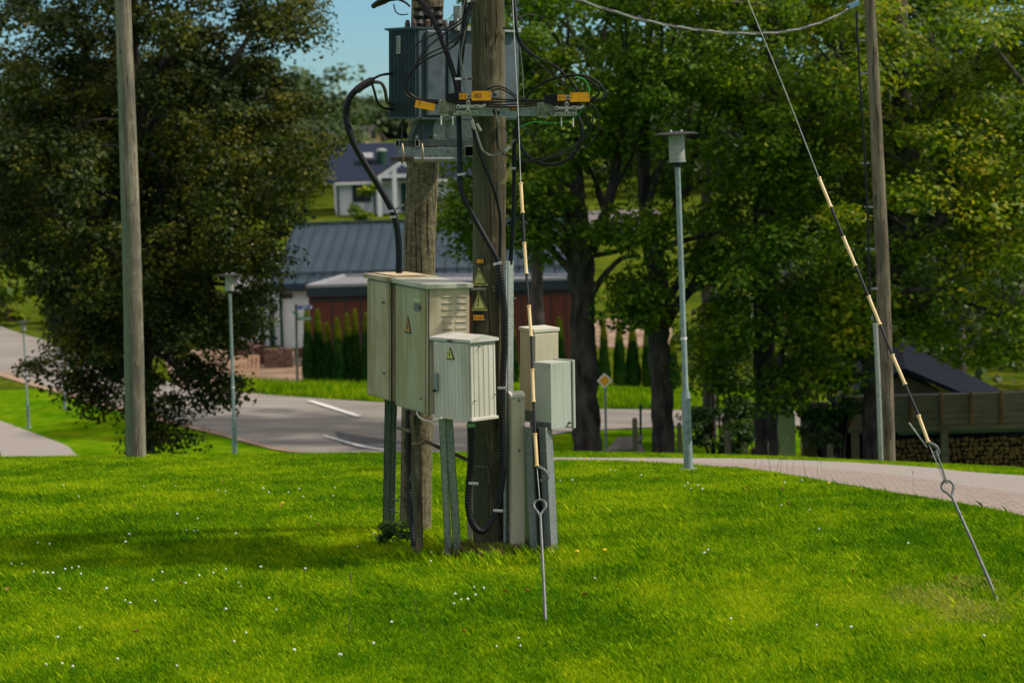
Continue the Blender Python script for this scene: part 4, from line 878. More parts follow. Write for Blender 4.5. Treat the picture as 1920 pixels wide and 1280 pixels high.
mb = MB(); mb.tube([W(1652, 862, 31.0), W(1646, 700, 31.0), W(1641, 606, 31.0)], .032, 12); mb.build('conduit', m_galv2, rp, smooth=True)
mb = MB(); mb.bar(W(1637, 600, 31.0), W(1642, 590, 31.0), .06); mb.build('conduit_hood', m_rooft, rp)
mb = MB(); mb.tube(spline([W(a, b, 30.95) for a, b in [(1641, 600), (1632, 560), (1628, 440), (1622, 300), (1614, 180), (1608, 80), (1606, 20)]], 6), .014, 8)
tag(mb.build('cable', m_blk, loc=W(1641, 600, 30.95), smooth=True), 'thin black cable running up beside the brown pole', 'cable')
for a, b in [(1634, 541), (1627, 467), (1625, 388), (1618, 306), (1614, 138), (1610, 76), (1610, 31)]:
    MB().bar(W(a-4, b, 31.0), W(a+12, b, 31.0), .022, .022).build('standoff_clip', m_rooft, rp)
# ------------------------------------------------------------------ transformer station
DF, DR = 18.1, 19.3
fp = woodpole('utility_pole', 'front wooden pole of the transformer station, carrying the warning signs', [(917, 1028, DF, 60), (916, 700, DF, 60), (918, 300, DF, 63), (914, 0, DF, 62), (912, -250, DF, 60)], m_polef, 'poles of the transformer station')
rpole = woodpole('utility_pole', 'rear wooden pole of the transformer station, behind the tan cabinets', [(779, 990, DR, 60), (784, 700, DR, 60), (787, 450, DR, 60), (795, 250, DR, 60), (802, 0, DR, 60), (806, -200, DR, 59)], m_poler, 'poles of the transformer station')
# split line and stub of front pole
mb = MB(); mb.tube([W(920, 1026, DF-.128), W(921, 900, DF-.13), (W(922, 790, DF-.13))], .006, 6); mb.build('crack', m_sleeve if False else m_post, fp)
# signs on the front pole
fy = DF-.131
def text(body, size, mat, name, parent, c, xdir, zdir, align='CENTER', ext=.0008):
    cu = bpy.data.curves.new('txt', 'FONT'); cu.body = body; cu.size = size; cu.align_x = align; cu.align_y = 'CENTER'; cu.extrude = ext
    ob = bpy.data.objects.new('txt', cu); col.objects.link(ob); dg = bpy.context.evaluated_depsgraph_get(); me = bpy.data.meshes.new_from_object(ob.evaluated_get(dg))
    bpy.data.objects.remove(ob); bpy.data.curves.remove(cu)
    X_ = Vector(xdir).normalized(); Z_ = Vector(zdir).normalized(); Y_ = Z_.cross(X_)
    c = Vector(c); o_ = orgn(parent)
    for v in me.vertices: v.co = c+X_*v.co.x+Z_*v.co.y-Y_*v.co.z-o_
    me.materials.clear(); me.materials.append(mat); me.name = name
    o = bpy.data.objects.new(name, me); col.objects.link(o); o.parent = parent; return o
UPV = (W(916, 500, DF)-W(916, 600, DF)).normalized(); RTV = (W(926, 550, DF)-W(906, 550, DF)).normalized()
def numplate(px0, py0, px1, py1, txt, size):
    s = MB(); s.pslab([(px0-2.5, py0-2), (px1+3.5, py0-2), (px1+3.5, py1+2), (px0-2.5, py1+2)], fy-.004, .02); a = s.build('number_holder', m_ink, fp)
    s = MB(); s.pslab([(px0, py0), (px1, py0), (px1, py1), (px0, py1)], fy-.008, .006); b = s.build('number_plate', m_org, fp)
    text(txt, size, m_ink, 'digits', b, W((px0+px1)/2, (py0+py1)/2+.3, fy-.0095), RTV, UPV)
numplate(894, 486, 906, 493.5, '13', .034); numplate(887.5, 590.5, 907.5, 600, '01632', .0285)
def tri(pts, Yd, m, nm, par): s = MB(); s.pslab(pts, Yd, .003); return s.build(nm, m, par)
BOLT = [(.12, .95), (-.28, .28), (.02, .33), (-.2, -.55), (-.33, -.5), (-.12, -1.0), (.12, -.62), (-.02, -.58), (.34, .5), (.02, .44), (.34, .95)]
def bolt(cx, cy, h, w_, Yd, par, mt=None):
    s = MB(); P = [(cx+x*w_, cy-y*h) for x, y in BOLT]; Q = [W(a, b, Yd) for a, b in P]
    # fan triangulated in strips to stay valid
    s.slab([Q[0], Q[1], Q[2], Q[8], Q[9], Q[10]], (0, .002, 0)); s.slab([Q[2], Q[3], Q[7], Q[8]], (0, .002, 0)); s.slab([Q[3], Q[4], Q[5], Q[6], Q[7]], (0, .002, 0)); return s.build('bolt_symbol', mt or m_ink, par)
def warn(cx, yt, yb, hw, Yd, par, lines=False, dx=0, tilt=0):
    a = tri([(cx, yt-2), (cx+hw+2.0+dx, yb+1), (cx-hw-1.0+dx, yb+1)], Yd, m_yel, 'warning_sign', par)
    k = MB(); T = [(cx, yt+1.5), (cx+hw-1+dx, yb-1.6), (cx-hw+1.5+dx, yb-1.6)]
    for i_ in range(3): p = W(*T[i_], Yd-.003); q_ = W(*T[(i_+1) % 3], Yd-.003); k.bar(p, q_, .0055, .002, upv=(0, 1, 0))
    k.build('border', m_ink, a)
    if lines:
        bolt(cx, yt+(yb-yt)*.33, (yb-yt)*.17, 3, Yd-.004, a); s = MB(); f = random.Random(2)
        for r_, w_ in ((.56, .40), (.66, .52), (.77, .68), (.87, .8)):
            y = yt+(yb-yt)*r_; x = cx-hw*w_+dx; 
            while x < cx+hw*w_+dx-2: l = f.uniform(1.2, 3.2); s.pslab([(x, y), (x+l, y), (x+l, y+1.1), (x, y+1.1)], Yd-.004, .002); x += l+1.1
        s.build('small_print', mat2('faded print', (.12, .1, .06), (.3, .25, .12), 30), a)
    else: bolt(cx, yt+(yb-yt)*.55, (yb-yt)*.3, 6.5, Yd-.004, a)
    return a
warn(897.5, 504, 534, 13.5, fy-.006, fp, True, dx=2); warn(896.5, 547, 581, 13.5, fy-.006, fp, False, dx=2)
for a, b in ((900, 537.5), (925, 538), (925.5, 545), (909, 599)): MB().lathe(W(a, b, fy), [(.007, 0), (.004, .01)], 8, (0, -1, 0)).build('bolt_head', m_galv2, fp)
# ------------------------------------------------------------------ cabinets
def solve_len(N0, d, px_t):
    lo, hi = 0, 3.0
    x0 = proj(N0)[0]; s = 1 if px_t > x0 else -1
    for _ in range(40):
        m = (lo+hi)/2; x = proj(N0+d*m)[0]
        if s*(x-px_t) < 0: lo = m
        else: hi = m
    return lo
class Box:
    """cabinet from its near vertical edge (px, ytop, ybot) at depth Yd; the left face runs back at angle a"""
    def __init__(s, px, yt, yb, Yd, a, pxl, pxr, pxb=None):
        s.B = W(px if pxb is None else pxb, yb, Yd); s.T = W(px, yt, Yd); s.h = (s.T-s.B).length; s.u = (s.T-s.B)/s.h
        s.l = Vector((-math.cos(a), math.sin(a), 0)); s.r = Vector((math.sin(a), math.cos(a), 0)); s.l = (s.l-s.u*s.l.dot(s.u)).normalized(); s.r = s.u.cross(s.l)*-1
        if s.r.x < 0: s.r = -s.r
        s.wl = solve_len(s.B, s.l, pxl); s.wr = solve_len(s.B, s.r, pxr)
    def P(s, l, r, h): return s.B+s.l*(l*s.wl)+s.r*(r*s.wr)+s.u*(h*s.h)
    def body(s, m, l0=0, l1=1, r0_=0, r1=1, h0=0, h1=1):
        m.box6(s.P(l0, r0_, h0), s.l*(l1-l0)*s.wl, s.r*(r1-r0_)*s.wr, s.u*(h1-h0)*s.h); return m
    def onL(s, l, h, off=.0): return s.P(l, 0, h)-s.r*off     # point on the left face (normal -r)
    def onR(s, r_, h, off=.0): return s.P(0, r_, h)-s.l*off    # point on the right face (normal -l)
    def plateL(s, m, l0, l1, h0, h1, off, th): m.box6(s.onL(l0, h0, off), s.l*(l1-l0)*s.wl, -s.r*th, s.u*(h1-h0)*s.h); return m
    def plateR(s, m, a0, a1, h0, h1, off, th): m.box6(s.onR(a0, h0, off), s.r*(a1-a0)*s.wr, -s.l*th, s.u*(h1-h0)*s.h); return m
def knob(c, nrm, r_, par, m=None, nm='lock'): MB().lathe(c, [(r_, 0), (r_, .006), (r_*.7, .012), (r_*.7, .022), (.001, .024)], 10, nrm).build(nm, m or m_steel, par, smooth=True)
# tall tan cabinet (left, behind)
c1 = Box(733, 522, 752, 18.35, R(66), 690, 812); root = empty('electrical_cabinet', c1.P(.5, .5, 0), 'leftmost tall tan cabinet with rust stained lid, behind the vented one', 'cabinet', 'cabinets of the transformer station')
c1.body(MB(), h1=.975).build('housing', m_cabtan, root, bevel=.004); c1.plateL(MB(), .03, .97, .01, .96, 0, .012).build('door', m_cabtan, root, bevel=.003)
mb = MB(); mb.box6(c1.P(-.0, 0, .975)-c1.l*.02-c1.r*.03, c1.l*(c1.wl+.05), c1.r*(c1.wr+.06), c1.u*.035); lid = mb.build('lid', m_cabtan, root, bevel=.003)
mb = MB(); mb.box6(c1.P(.04, .1, 1.0)+c1.u*.016, c1.l*c1.wl*.9, c1.r*c1.wr*.8, c1.u*.004); mb.build('rust_stain', m_rust, lid)
knob(c1.onL(.22, .8, .012), -c1.r, .012, root); knob(c1.onL(.2, .22, .012), -c1.r, .008, root, nm='hinge_screw'); c1.plateR(MB(), .0, .03, .0, .97, 0, .004).build('door_seal', m_ink, root)
# vented cabinet
c2 = Box(803, 533, 778, 17.75, R(66), 743, 880); root = empty('electrical_cabinet', c2.P(.5, .5, 0), 'vented cabinet with algae green door and louvred beige side', 'cabinet', 'cabinets of the transformer station')
c2.body(MB(), h1=.97).build('housing', m_cabbeige, root, bevel=.004); c2.plateL(MB(), .06, .97, .012, .955, 0, .014).build('door', m_cabgreen, root, bevel=.003)
mb = MB(); mb.slab([c2.P(0, 0, .965)-c2.l*.025-c2.r*.035, c2.P(0, 1, .965)-c2.l*.025+c2.r*.02, c2.P(1, 1, .975)+c2.l*.02+c2.r*.02, c2.P(1, 0, .975)+c2.l*.02-c2.r*.035], c2.u*.034); mb.build('lid', paint('lid paint', (.50, .5, .44), (.26, .25, .15), (.4, .4, .32), .7), root, bevel=.004)
mb = MB()
for i_ in range(6):
    for j in (0, 1): h = .90-i_*.049; r_ = .34+j*.33; mb.slab([c2.onR(r_, h, .001), c2.onR(r_+.25, h, .001), c2.onR(r_+.25, h+.012, .001), c2.onR(r_, h+.012, .001)], c2.u*-.003-c2.l*.004)
lv = mb.build('louvres', m_cabbeige, root); mb = MB()
for i_ in range(6):
    for j in (0, 1): h = .893-i_*.049; r_ = .34+j*.33; c2.plateR(mb, r_, r_+.25, h, h+.005, 0, .002)
mb.build('slots', m_ink, lv)
c2.plateR(MB(), -.0, .022, .0, .96, 0, .004).build('door_seal', m_ink, root)
c2.plateL(MB(), .19, .36, .785, .845, .014, .006).build('latch_plate', mat2('latch grey', (.1, .11, .1), (.16, .17, .16), 8), root); knob(c2.onL(.17, .82, .016), -c2.r, .011, root)
c2.plateL(MB(), .2, .4, .86, .875, .014, .002).build('sticker', mat2('old label', (.4, .5, .2), (.55, .6, .4), 40), root)
def signL(bx, l, h0, h1, hw, m, par, nm='warning_sign'):
    s = MB(); T = [bx.onL(l+hw, h0, .015), bx.onL(l-hw, h0, .015), bx.onL(l, h1, .015)]; s.slab(T, -bx.r*.003); a = s.build(nm, m_ink, par)
    cn = (T[0]+T[1]+T[2])/3; s = MB(); s.slab([cn+(p-cn)*.76-bx.r*.0045 for p in T], -bx.r*.0015); s.build('yellow_field', m, a)
    H_ = (h1-h0)*bx.h; w_ = hw*bx.wl; s = MB(); c0 = bx.onL(l, h0+(h1-h0)*.36, .022)
    s.slab([c0+bx.u*H_*.24-bx.l*w_*.12, c0+bx.u*H_*.24+bx.l*w_*.05, c0-bx.u*H_*.02+bx.l*w_*.16, c0-bx.u*H_*.0-bx.l*w_*.02], -bx.r*.001); s.slab([c0+bx.u*H_*.03-bx.l*w_*.2, c0+bx.u*H_*.03+bx.l*w_*.02, c0-bx.u*H_*.22+bx.l*w_*.08], -bx.r*.001); s.build('bolt_symbol', m_ink, a)
signL(c2, .56, .60, .735, .105, mat2('faded orange', (.35, .22, .05), (.45, .28, .06), 30), root)
knob(c2.onL(.14, .12, .014), -c2.r, .007, root, nm='hinge_screw')
mb = MB(); mb.bar(c2.P(0, 1, .955)+c2.r*.0, c2.P(0, 1, .955)+c2.r*.13, .03, .012); mb.build('mounting_bracket', m_galvd, root)
# small ribbed plastic cabinet
c3 = Box(882, 636, 790, 17.42, R(48), 815, 931, 885); root = empty('electrical_cabinet', c3.P(.5, .5, 0), 'small light grey ribbed cabinet with peaked lid and lever handle', 'cabinet', 'cabinets of the transformer station')
c3.body(MB(), h0=.02, h1=.965).build('housing', m_cabgrey, root, bevel=.004); c3.plateL(MB(), .04, .95, .03, .94, 0, .012).build('door', m_cabgrey, root, bevel=.003)
mb = MB(); e = .02; T0 = [c3.P(0, 0, .96)-c3.l*e-c3.r*e, c3.P(0, 1, .96)-c3.l*e+c3.r*e, c3.P(1, 1, .96)+c3.l*e+c3.r*e, c3.P(1, 0, .96)+c3.l*e-c3.r*e]; hh = c3.u*.02
mb.slab(T0, hh); A0, B0, C0, D0 = [p+hh for p in T0]; m1 = (A0+B0)/2+c3.u*.03; m2 = (D0+C0)/2+c3.u*.03
mb.add([A0, B0, C0, D0, m1, m2], [(0, 4, 5, 3), (1, 2, 5, 4), (0, 1, 4), (3, 5, 2)]); mb.build('lid', paint('lid plastic', (.58, .56, .53), (.3, .28, .2), (.5, .48, .42), .5), root)
mb = MB()
for k in range(9): c3.plateL(mb, .1+k*.098, .1+k*.098+.012, .05, .9, .012, .001)
mb.build('door_ribs', paint('rib', (.50, .48, .42), (.3, .3, .2), (.42, .4, .33), .5), root)
mb = MB()
for k in range(5): r_ = .1+k*.2; c3.plateR(mb, r_, r_+.03, .05, .93, -.0005, .0025)
c3.plateR(mb, .03, .97, .925, .94, 0, .004); mb.build('side_ribs', paint('rib2', (.36, .35, .31), (.3, .3, .22), (.33, .32, .28), .5), root)
mb = MB(); mb.box6(c3.P(0, 0, 0)-c3.l*.012-c3.r*.012, c3.l*(c3.wl+.024), c3.r*(c3.wr+.024), c3.u*.022); mb.build('base_rim', m_cabgrey, root, bevel=.003)
mb = MB(); c3.plateL(mb, .83, .93, .33, .56, .013, .02); mb.build('handle', flat('handle grey', (.22, .25, .25), .35), root, bevel=.006); knob(c3.onL(.88, .34, .03), -c3.r, .012, root, m_ink)
signL(c3, .5, .74, .885, .11, m_yel, root); c3.plateL(MB(), .42, .56, .955, .975, .021, .002).build('maker_plate', m_ink, root)
for r_, h in ((.32, .90), (.1, .25), (.93, .3)): knob(c3.onR(r_, h, .002), -c3.l, .004, root, m_ink, 'screw')
# upper beige cabinet on the right
c4 = Box(1001, 616, 786, 18.2, R(50), 975, 1047); root = empty('electrical_cabinet', c4.P(.5, .5, 0), 'upper beige cabinet with sloping lid, right of the steel duct', 'cabinet', 'cabinets of the transformer station')
c4.body(MB(), h1=.97).build('housing', m_duct, root, bevel=.003)
e = .008; mb = MB(); mb.slab([c4.P(0, 0, .955)-c4.l*e-c4.r*e, c4.P(0, 1, .955)-c4.l*e+c4.r*e, c4.P(1, 1, .97)+c4.l*e+c4.r*e, c4.P(1, 0, .97)+c4.l*e-c4.r*e], c4.u*.026); mb.build('lid', paint('pale lid', (.55, .53, .42), (.4, .38, .28), (.5, .48, .4), .3), root, bevel=.003)
c4.plateR(MB(), .03, .94, .02, .93, 0, .008).build('door', m_duct, root, bevel=.002)
c4.plateL(MB(), .0, 1.0, -.03, .09, 0, .006).build('foot_bracket', m_galvd, root)
knob(c4.onR(.97, .6, .004), -c4.l, .008, root, nm='hinge'); knob(c4.onR(.97, .57, .004), -c4.l, .008, root, nm='hinge')
# lower grey cabinet
c5 = Box(1032, 681, 805, 17.78, R(47), 1000, 1072, 1034); root = empty('electrical_cabinet', c5.P(.5, .5, 0), 'lower pale blue grey cabinet on the wide galvanised pedestal', 'cabinet', 'cabinets of the transformer station')
c5.body(MB()).build('housing', m_cabblue, root, bevel=.003)
mb = MB(); mb.box6(c5.P(0, 1, 0)+c5.r*.012-c5.l*.01-c5.u*.012, c5.l*(c5.wl+.02), c5.r*.022, c5.u*(c5.h+.02)); mb.build('door', m_cabblue, root, bevel=.003)
c5.plateR(MB(), .985, 1.05, .0, .99, -.012, .004).build('door_seal', m_ink, root)
c5.plateL(MB(), 0, 1.15, -.01, .1, 0, .005).build('mounting_plate', m_galvd, root)
for l in (.25, .8): knob(c5.onL(l, .05, .005), -c5.r, .007, root, nm='screw')
knob(c5.onR(.85, .07, .003), -c5.l, .01, root, nm='screw'); knob(c5.onR(.72, .02, .003), -c5.l, .005, root, nm='screw'); knob(c5.onL(.08, .96, .003), -c5.r, .005, root, nm='screw')
# galvanised pedestal of folded sheet
b0 = onground(985, 17.75, -.05); root = empty('pedestal', b0, 'wide folded galvanised steel pedestal under the lower grey cabinet', 'pedestal')
zt = W(1010, 802, 17.9).z+.02; prof = [(a, b+.33) for a, b in [(984, 17.86), (996, 17.5), (1008, 17.45), (1010, 17.48), (1013, 17.66), (1021, 17.72), (1022, 17.48), (1034, 17.40), (1047, 17.55)]]
mb = MB(); PB = []
for px, yd in prof: q = onground(px, yd, -.06); PB.append((q.x, q.y, q.z))
vs = PB+[(a-.02, b, zt) for a, b, c in PB]; n = len(PB); mb.add(vs, [(i_, i_+1, i_+1+n, i_+n) for i_ in range(n-1)])
o = mb.build('folded_sheet', m_galv, root); sm_ = o.modifiers.new('s', 'SOLIDIFY'); sm_.thickness = .006
mb = MB(); q = [W(1036, 815, 17.38)]; 
mb.tube([Vector(PB[7])+Vector((-.0, -.006, .05)), Vector((PB[7][0]-.02, PB[7][1]-.006, zt))], .003, 5); mb.tube([Vector(PB[2])+Vector((-.0, -.006, .05)), Vector((PB[2][0]-.02, PB[2][1]-.006, zt))], .003, 5); mb.build('seam', m_galvd, root)
# cable ducts beside the front pole
d1 = Box(959, 745, 1036, 17.85, R(66), 955, 984, 959); root = empty('cable_duct', d1.P(.5, .5, 0), 'tall beige cable riser box standing right of the front pole', 'cable duct')
d1.body(MB(), h0=-.03).build('cover', m_duct, root, bevel=.003); mb = MB(); mb.slab([d1.P(0, 0, 1)-d1.l*.008-d1.r*.01, d1.P(0, 1, 1)-d1.l*.008, d1.P(1, 1, 1.02), d1.P(1, 0, 1.02)-d1.r*.01], d1.u*.02); mb.build('cap', m_cabgrey, root)
for h in (.98, .66, .03): knob(d1.onR(.55, h, 0), -d1.l, .008, root, nm='screw')
for h in np.linspace(.1, .95, 9): MB().lathe(d1.onR(.16, float(h), 0), [(.003, 0), (.002, .004)], 6, -d1.l).build('rivet', m_ink, root)
d2 = Box(949, 490, 1030, 17.92, R(35), 944, 962, 948); root = empty('cable_duct', d2.P(.5, .5, 0), 'narrow grey steel channel rising from the grass to the smooth black cable', 'cable duct')
mb = MB(); d2.body(mb, 0, 1, 0, .12, -.02, 1); d2.body(mb, 0, .9, .3, 1, -.02, 1); d2.body(mb, .3, 1, .12, .3, -.02, 1); mb.build('channel', m_galv2, root)
mb = MB(); mb.bar(d2.P(0, 1, .87), d2.P(0, 1, .87)+Vector((.02, 0, 0)), .01); mb.build('stub', m_galv2, root)
# legs
def uchan(name, label, p0, p1, wd, dp, mat, holes=False, grp='steel legs under the cabinets'):
    root = empty(name, p0, label, 'support', grp); mb = MB(); d = p1-p0; x = Vector((1, 0, 0)); y = Vector((0, 1, 0)); t = .006
    mb.box6(p0-x*wd/2, x*wd*.48, y*t, d); mb.box6(p0-x*wd/2, x*t, y*dp, d); mb.box6(p0+x*(wd*.1), x*wd*.4, y*t, d+Vector((0, 0, 0)))
    mb.box6(p0-x*(.02*wd), x*t, y*dp*.8, d); mb.box6(p0+x*(wd*.5-t), x*t, y*dp, d); mb.box6(p0-x*wd*.02+y*dp*.78, x*wd*.12, y*t, d); mb.build('channel', mat, root)
    if holes:
        mb = MB(); L = d.length
        for k in range(22):
            if k % 6 < 3: mb.box(p0+d*(k+1)/24+x*(wd*.38)-y*.001, .006, .004, .01)
        mb.build('slots', m_ink, root)
    return root
uchan('steel_leg', 'left dark green steel channel leg under the tan cabinet', onground(727, 19.1, -.1), W(733, 740, 18.75), .095, .07, m_galvd, True)
uchan('steel_leg', 'left of the paired galvanised legs under the small ribbed cabinet', onground(841, 17.85, -.1), W(829, 785, 17.68), .05, .05, m_galv)
uchan('steel_leg', 'right of the paired galvanised legs, leaning, under the small ribbed cabinet', onground(859, 17.87, -.1), W(841, 785, 17.7), .06, .04, m_galv)
b0 = onground(783, 18.0, -.1); root = empty('support_post', b0, 'short weathered wooden post under the vented cabinet', 'support')
mb = MB(); t0 = W(776, 776, 17.95); mb.tube([b0, b0.lerp(t0, .5), t0], [.047, .044, .042], 16); mb.build('shaft', m_post, root, smooth=True)
b0 = onground(883, 18.3, -.1); tag(MB().box6(b0-Vector((.03, 0, 0)), (.062, 0, 0), (0, .03, 0), W(883, 792, 18.3)-b0).build('board', m_duct, loc=b0), 'pale narrow board standing left of the front pole behind the hose loop', 'board')
# cross braces
root = empty('cross_brace', W(745, 808, 17.7), 'rusty angle iron brace running between the posts below the cabinets', 'brace')
mb = MB(); a = W(745, 803, 18.2); b = W(900, 868, 17.85); 
mb.box6(W(783, 818, 17.72), W(888, 864, 17.92)-W(783, 818, 17.72), (0, 0, -.026), (0, .004, 0)); mb.box6(W(783, 818, 17.72), W(888, 864, 17.92)-W(783, 818, 17.72), (0, .03, 0), (0, 0, -.004)); mb.build('angle_iron', mat2('rusty steel', (.07, .05, .03), (.16, .12, .07), 12, .7, .3), root)
mb = MB(); mb.tube([W(773, 832, 17.68), W(785, 833, 17.66), W(797, 826, 17.72)], .016, 8); mb.bar(W(746, 802, 17.9), W(768, 808, 17.75), .02); mb.build('bracket', mat2('rusty steel2', (.10, .08, .04), (.2, .16, .09), 12, .7, .3), root)
mb = MB(); mb.tube([W(733, 935, 18.6), W(746, 937, 18.7)], .006, 6); mb.tube([W(728, 955, 18.6), W(746, 960, 18.7)], .006, 6); tag(mb.build('tie_rod', m_ink, loc=W(733, 935, 18.6)), 'short dark tie rods between the left steel leg and the rear pole', 'rod')
mb = MB(); mb.tube(spline([W(888, 874, 17.95), W(905, 875, 17.93), W(914, 877, 17.93), W(916, 890, 17.94), W(917, 905, 17.94)], 4), .006, 6); mb.build('earth_hook', m_galvd, fp)
# leafy weeds at the foot of the left leg
r = np.random.default_rng(4); p = onground(737, 18.6); C = np.array([[p.x+r.normal()*.09, p.y-.1+r.normal()*.08, p.z+.03+r.random()*.13] for _ in range(16)])
V, F = leaves(C, np.full(16, .06), 26, .035, r); np_mesh('weed', V, F, 5, m_leafS, loc=p, label='dark leafy weed at the foot of the left steel leg', cat='weed')

# ------------------------------------------------------------------ transformer
TR = Box(785, 47, 222, 18.4, R(55), 731, 973); root = empty('transformer', TR.P(.5, .5, 0), 'dark blue grey pole transformer with finned left side between the two wooden poles', 'transformer')
TR.body(MB(), h0=.0, h1=.97).build('tank', m_tank, root, bevel=.006)
mb = MB(); nf = 20
for k in range(nf): TR.plateL(mb, .03+k*.96/nf, .03+k*.96/nf+.014, .02, .95, .0, .02)
mb.build('cooling_fins', m_fin, root); mb = MB(); TR.plateL(mb, 0, 1, -.005, .015, -.01, .035); TR.plateL(mb, 0, 1, .95, .965, -.01, .035); TR.plateR(mb, .02, .98, -.01, .01, -.01, .03); mb.build('fin_rails', m_fin, root)
mb = MB(); mb.box6(TR.P(-.02, -.03, .96)-TR.r*.01, TR.l*TR.wl*1.06, TR.r*TR.wr*1.05, TR.u*.014); ld = mb.build('lid', m_fin, root)
for h0 in (.18,): TR.plateR(MB(), .28, .30, .02, .96, 0, .015).build('stiffener', m_fin, root)
mb = MB(); TR.plateR(mb, .06, .24, .02, .95, 0, .03); mb.build('side_radiator', m_tank, root, bevel=.02)
TR.plateR(MB(), .34, .98, .95, 1.0, .0, .05).build('top_flange', m_galv2, root)
s = TR.plateL(MB(), .53, .66, .70, .89, .022, .006).build('name_plate', m_alu, root); mb = MB(); rq = random.Random(5)
for k in range(9): TR.plateL(mb, .55+.03*(k % 2), .64, .715+k*.0185, .715+k*.0185+.009, .029, .0015)
mb.build('markings', m_ink, s)
def onlid(l, r_): return TR.P(l, r_, .985)
for (l, r_, h, rad, m_, nm) in [(.3, .48, .17, .05, m_galv2, 'filler_neck'), (.4, .30, .16, .035, m_ink, 'bushing'), (.6, .25, .16, .035, m_ink, 'bushing'), (.5, .14, .15, .035, m_ink, 'bushing')]:
    pr = [(rad, -.02)]
    for k in range(6): pr += [(rad*(1.25 if k % 2 and nm == 'bushing' else .85), h*k/5)]
    MB().lathe(onlid(l, r_), pr, 14, TR.u).build(nm, m_, root, smooth=True)
MB().lathe(onlid(.3, .56), [(.07, .04), (.075, .05), (.075, .15), (.06, .17)], 18, TR.u).build('pressure_gauge', m_teal, root, smooth=True)
for r_ in (.4, .62, .8): MB().tube(spline([onlid(.05, r_), onlid(.05, r_)+Vector((0, 0, .05)), onlid(.2, r_)+Vector((.03, 0, .06)), onlid(.25, r_)], 4), .009, 6).build('lifting_eye', m_galv2, root)
rq = random.Random(8); m_brz = flat('bronze fittings', (.10, .07, .045), .5, .3)
for k in range(9): MB().lathe(onlid(rq.uniform(.2, .9), rq.uniform(.05, .5)), [(.02, 0), (.02, rq.uniform(.02, .05)), (.012, .06)], 8, TR.u).build('terminal', m_brz, root)
# mounting frame
root = empty('mounting_frame', W(815, 290, 18.7), 'galvanised steel frame of beams and pipe carrying the transformer', 'steel frame'); Yf = 18.55
def hb_(x0, y0, x1, y1, Yd, dp, mat, nm, par=None): a = W(x0, y0, Yd); b = W(x1, y0, Yd); c = W(x0, y1, Yd); return MB().box6(c, b-a, (0, dp, 0), a-c).build(nm, mat, par or root, bevel=.002)
hb_(749, 263, 893, 275, 18.62, .05, m_galvd, 'channel_beam'); hb_(783, 262, 893, 274, 18.5, .05, m_galvd, 'channel_beam')
hb_(746, 277, 868, 293, 18.46, .06, m_galv, 'main_beam'); 
def sqtube(x0, y0, x1, y1, Yd, dp, t=2):
    mb = MB()
    for q in ((x0, y0, x1, y0+t), (x0, y1-t, x1, y1), (x0, y0+t, x0+t, y1-t), (x1-t, y0+t, x1, y1-t)): a = W(q[0], q[1], Yd); mb.box6(W(q[0], q[3], Yd), W(q[2], q[1], Yd)-a, (0, dp, 0), a-W(q[0], q[3], Yd))
    mb.build('square_tube', m_galv2, root); a = W(x0+t, y0+t, Yd+dp*.5); MB().box6(W(x0+t, y1-t, Yd+dp*.5), W(x1-t, y0+t, Yd+dp*.5)-a, (0, .01, 0), a-W(x0+t, y1-t, Yd+dp*.5)).build('hollow', m_ink, root)
sqtube(741.5, 262.5, 748.5, 275.5, 18.42, .35, 1.2); sqtube(778.5, 262, 786, 275, 18.40, .35, 1.2); sqtube(871, 274, 891, 293.5, 18.3, .3, 1.4)
mb = MB(); mb.tube([W(775, 299, 18.43), W(868, 299, 18.43)], .019, 12); mb.build('pipe', m_galv, root, smooth=True)
hb_(732, 294.5, 776, 303.5, 18.38, .06, mat2('rusty channel', (.06, .035, .03), (.12, .08, .06), 9, .7, .3), 'bottom_channel'); hb_(776, 295, 870, 304, 18.5, .05, m_galvd, 'bottom_channel')
for px in (754, 791):
    MB().tube(spline([W(px, 270, 18.36), W(px+2, 285, 18.33), W(px+2, 298, 18.33), W(px, 306, 18.36)], 4), .008, 8).build('u_bolt', mat2('yellow zinc', (.2, .16, .08), (.3, .25, .14), 9, .5, .4), root, smooth=True)
    MB().tube([W(px, 262, 18.4), W(px, 235, 18.4)], .008, 8).build('threaded_rod', m_ink, root)
def plate(px, Yd, m, nm, t=.01): return MB().pslab(px, Yd, t).build(nm, m, root)
plate([(776, 226), (787, 226), (768, 262), (762, 262)], 18.52, m_galvd, 'gusset'); plate([(783, 225), (832, 226), (820, 232), (803, 262), (771, 262)], 18.56, m_tank, 'gusset')
plate([(788, 226), (816, 226), (801, 262), (783, 262), (776, 255)], 18.6, m_galv, 'gusset'); plate([(818, 226), (835, 226), (835, 261), (812, 261), (812, 240)], 18.55, m_galv, 'hanger_plate'); plate([(836, 226), (890, 226), (890, 260), (836, 261)], 18.6, m_galv, 'hanger_plate')
for a, b in ((782, 257), (815, 256)): MB().lathe(W(a, b, 18.48), [(.013, 0), (.01, .012)], 12, (0, -1, 0)).build('bolt_head', m_galv2, root)
MB().bar(W(838, 283, 18.44), W(841, 289, 18.44), .006).build('slot', m_ink, root)
MB().pslab([(763, 240), (775, 238), (774, 250), (763, 252)], 19.1, .01).build('wood_tag', mat2('pale wood', (.4, .32, .14), (.5, .42, .22), 9), rpole)
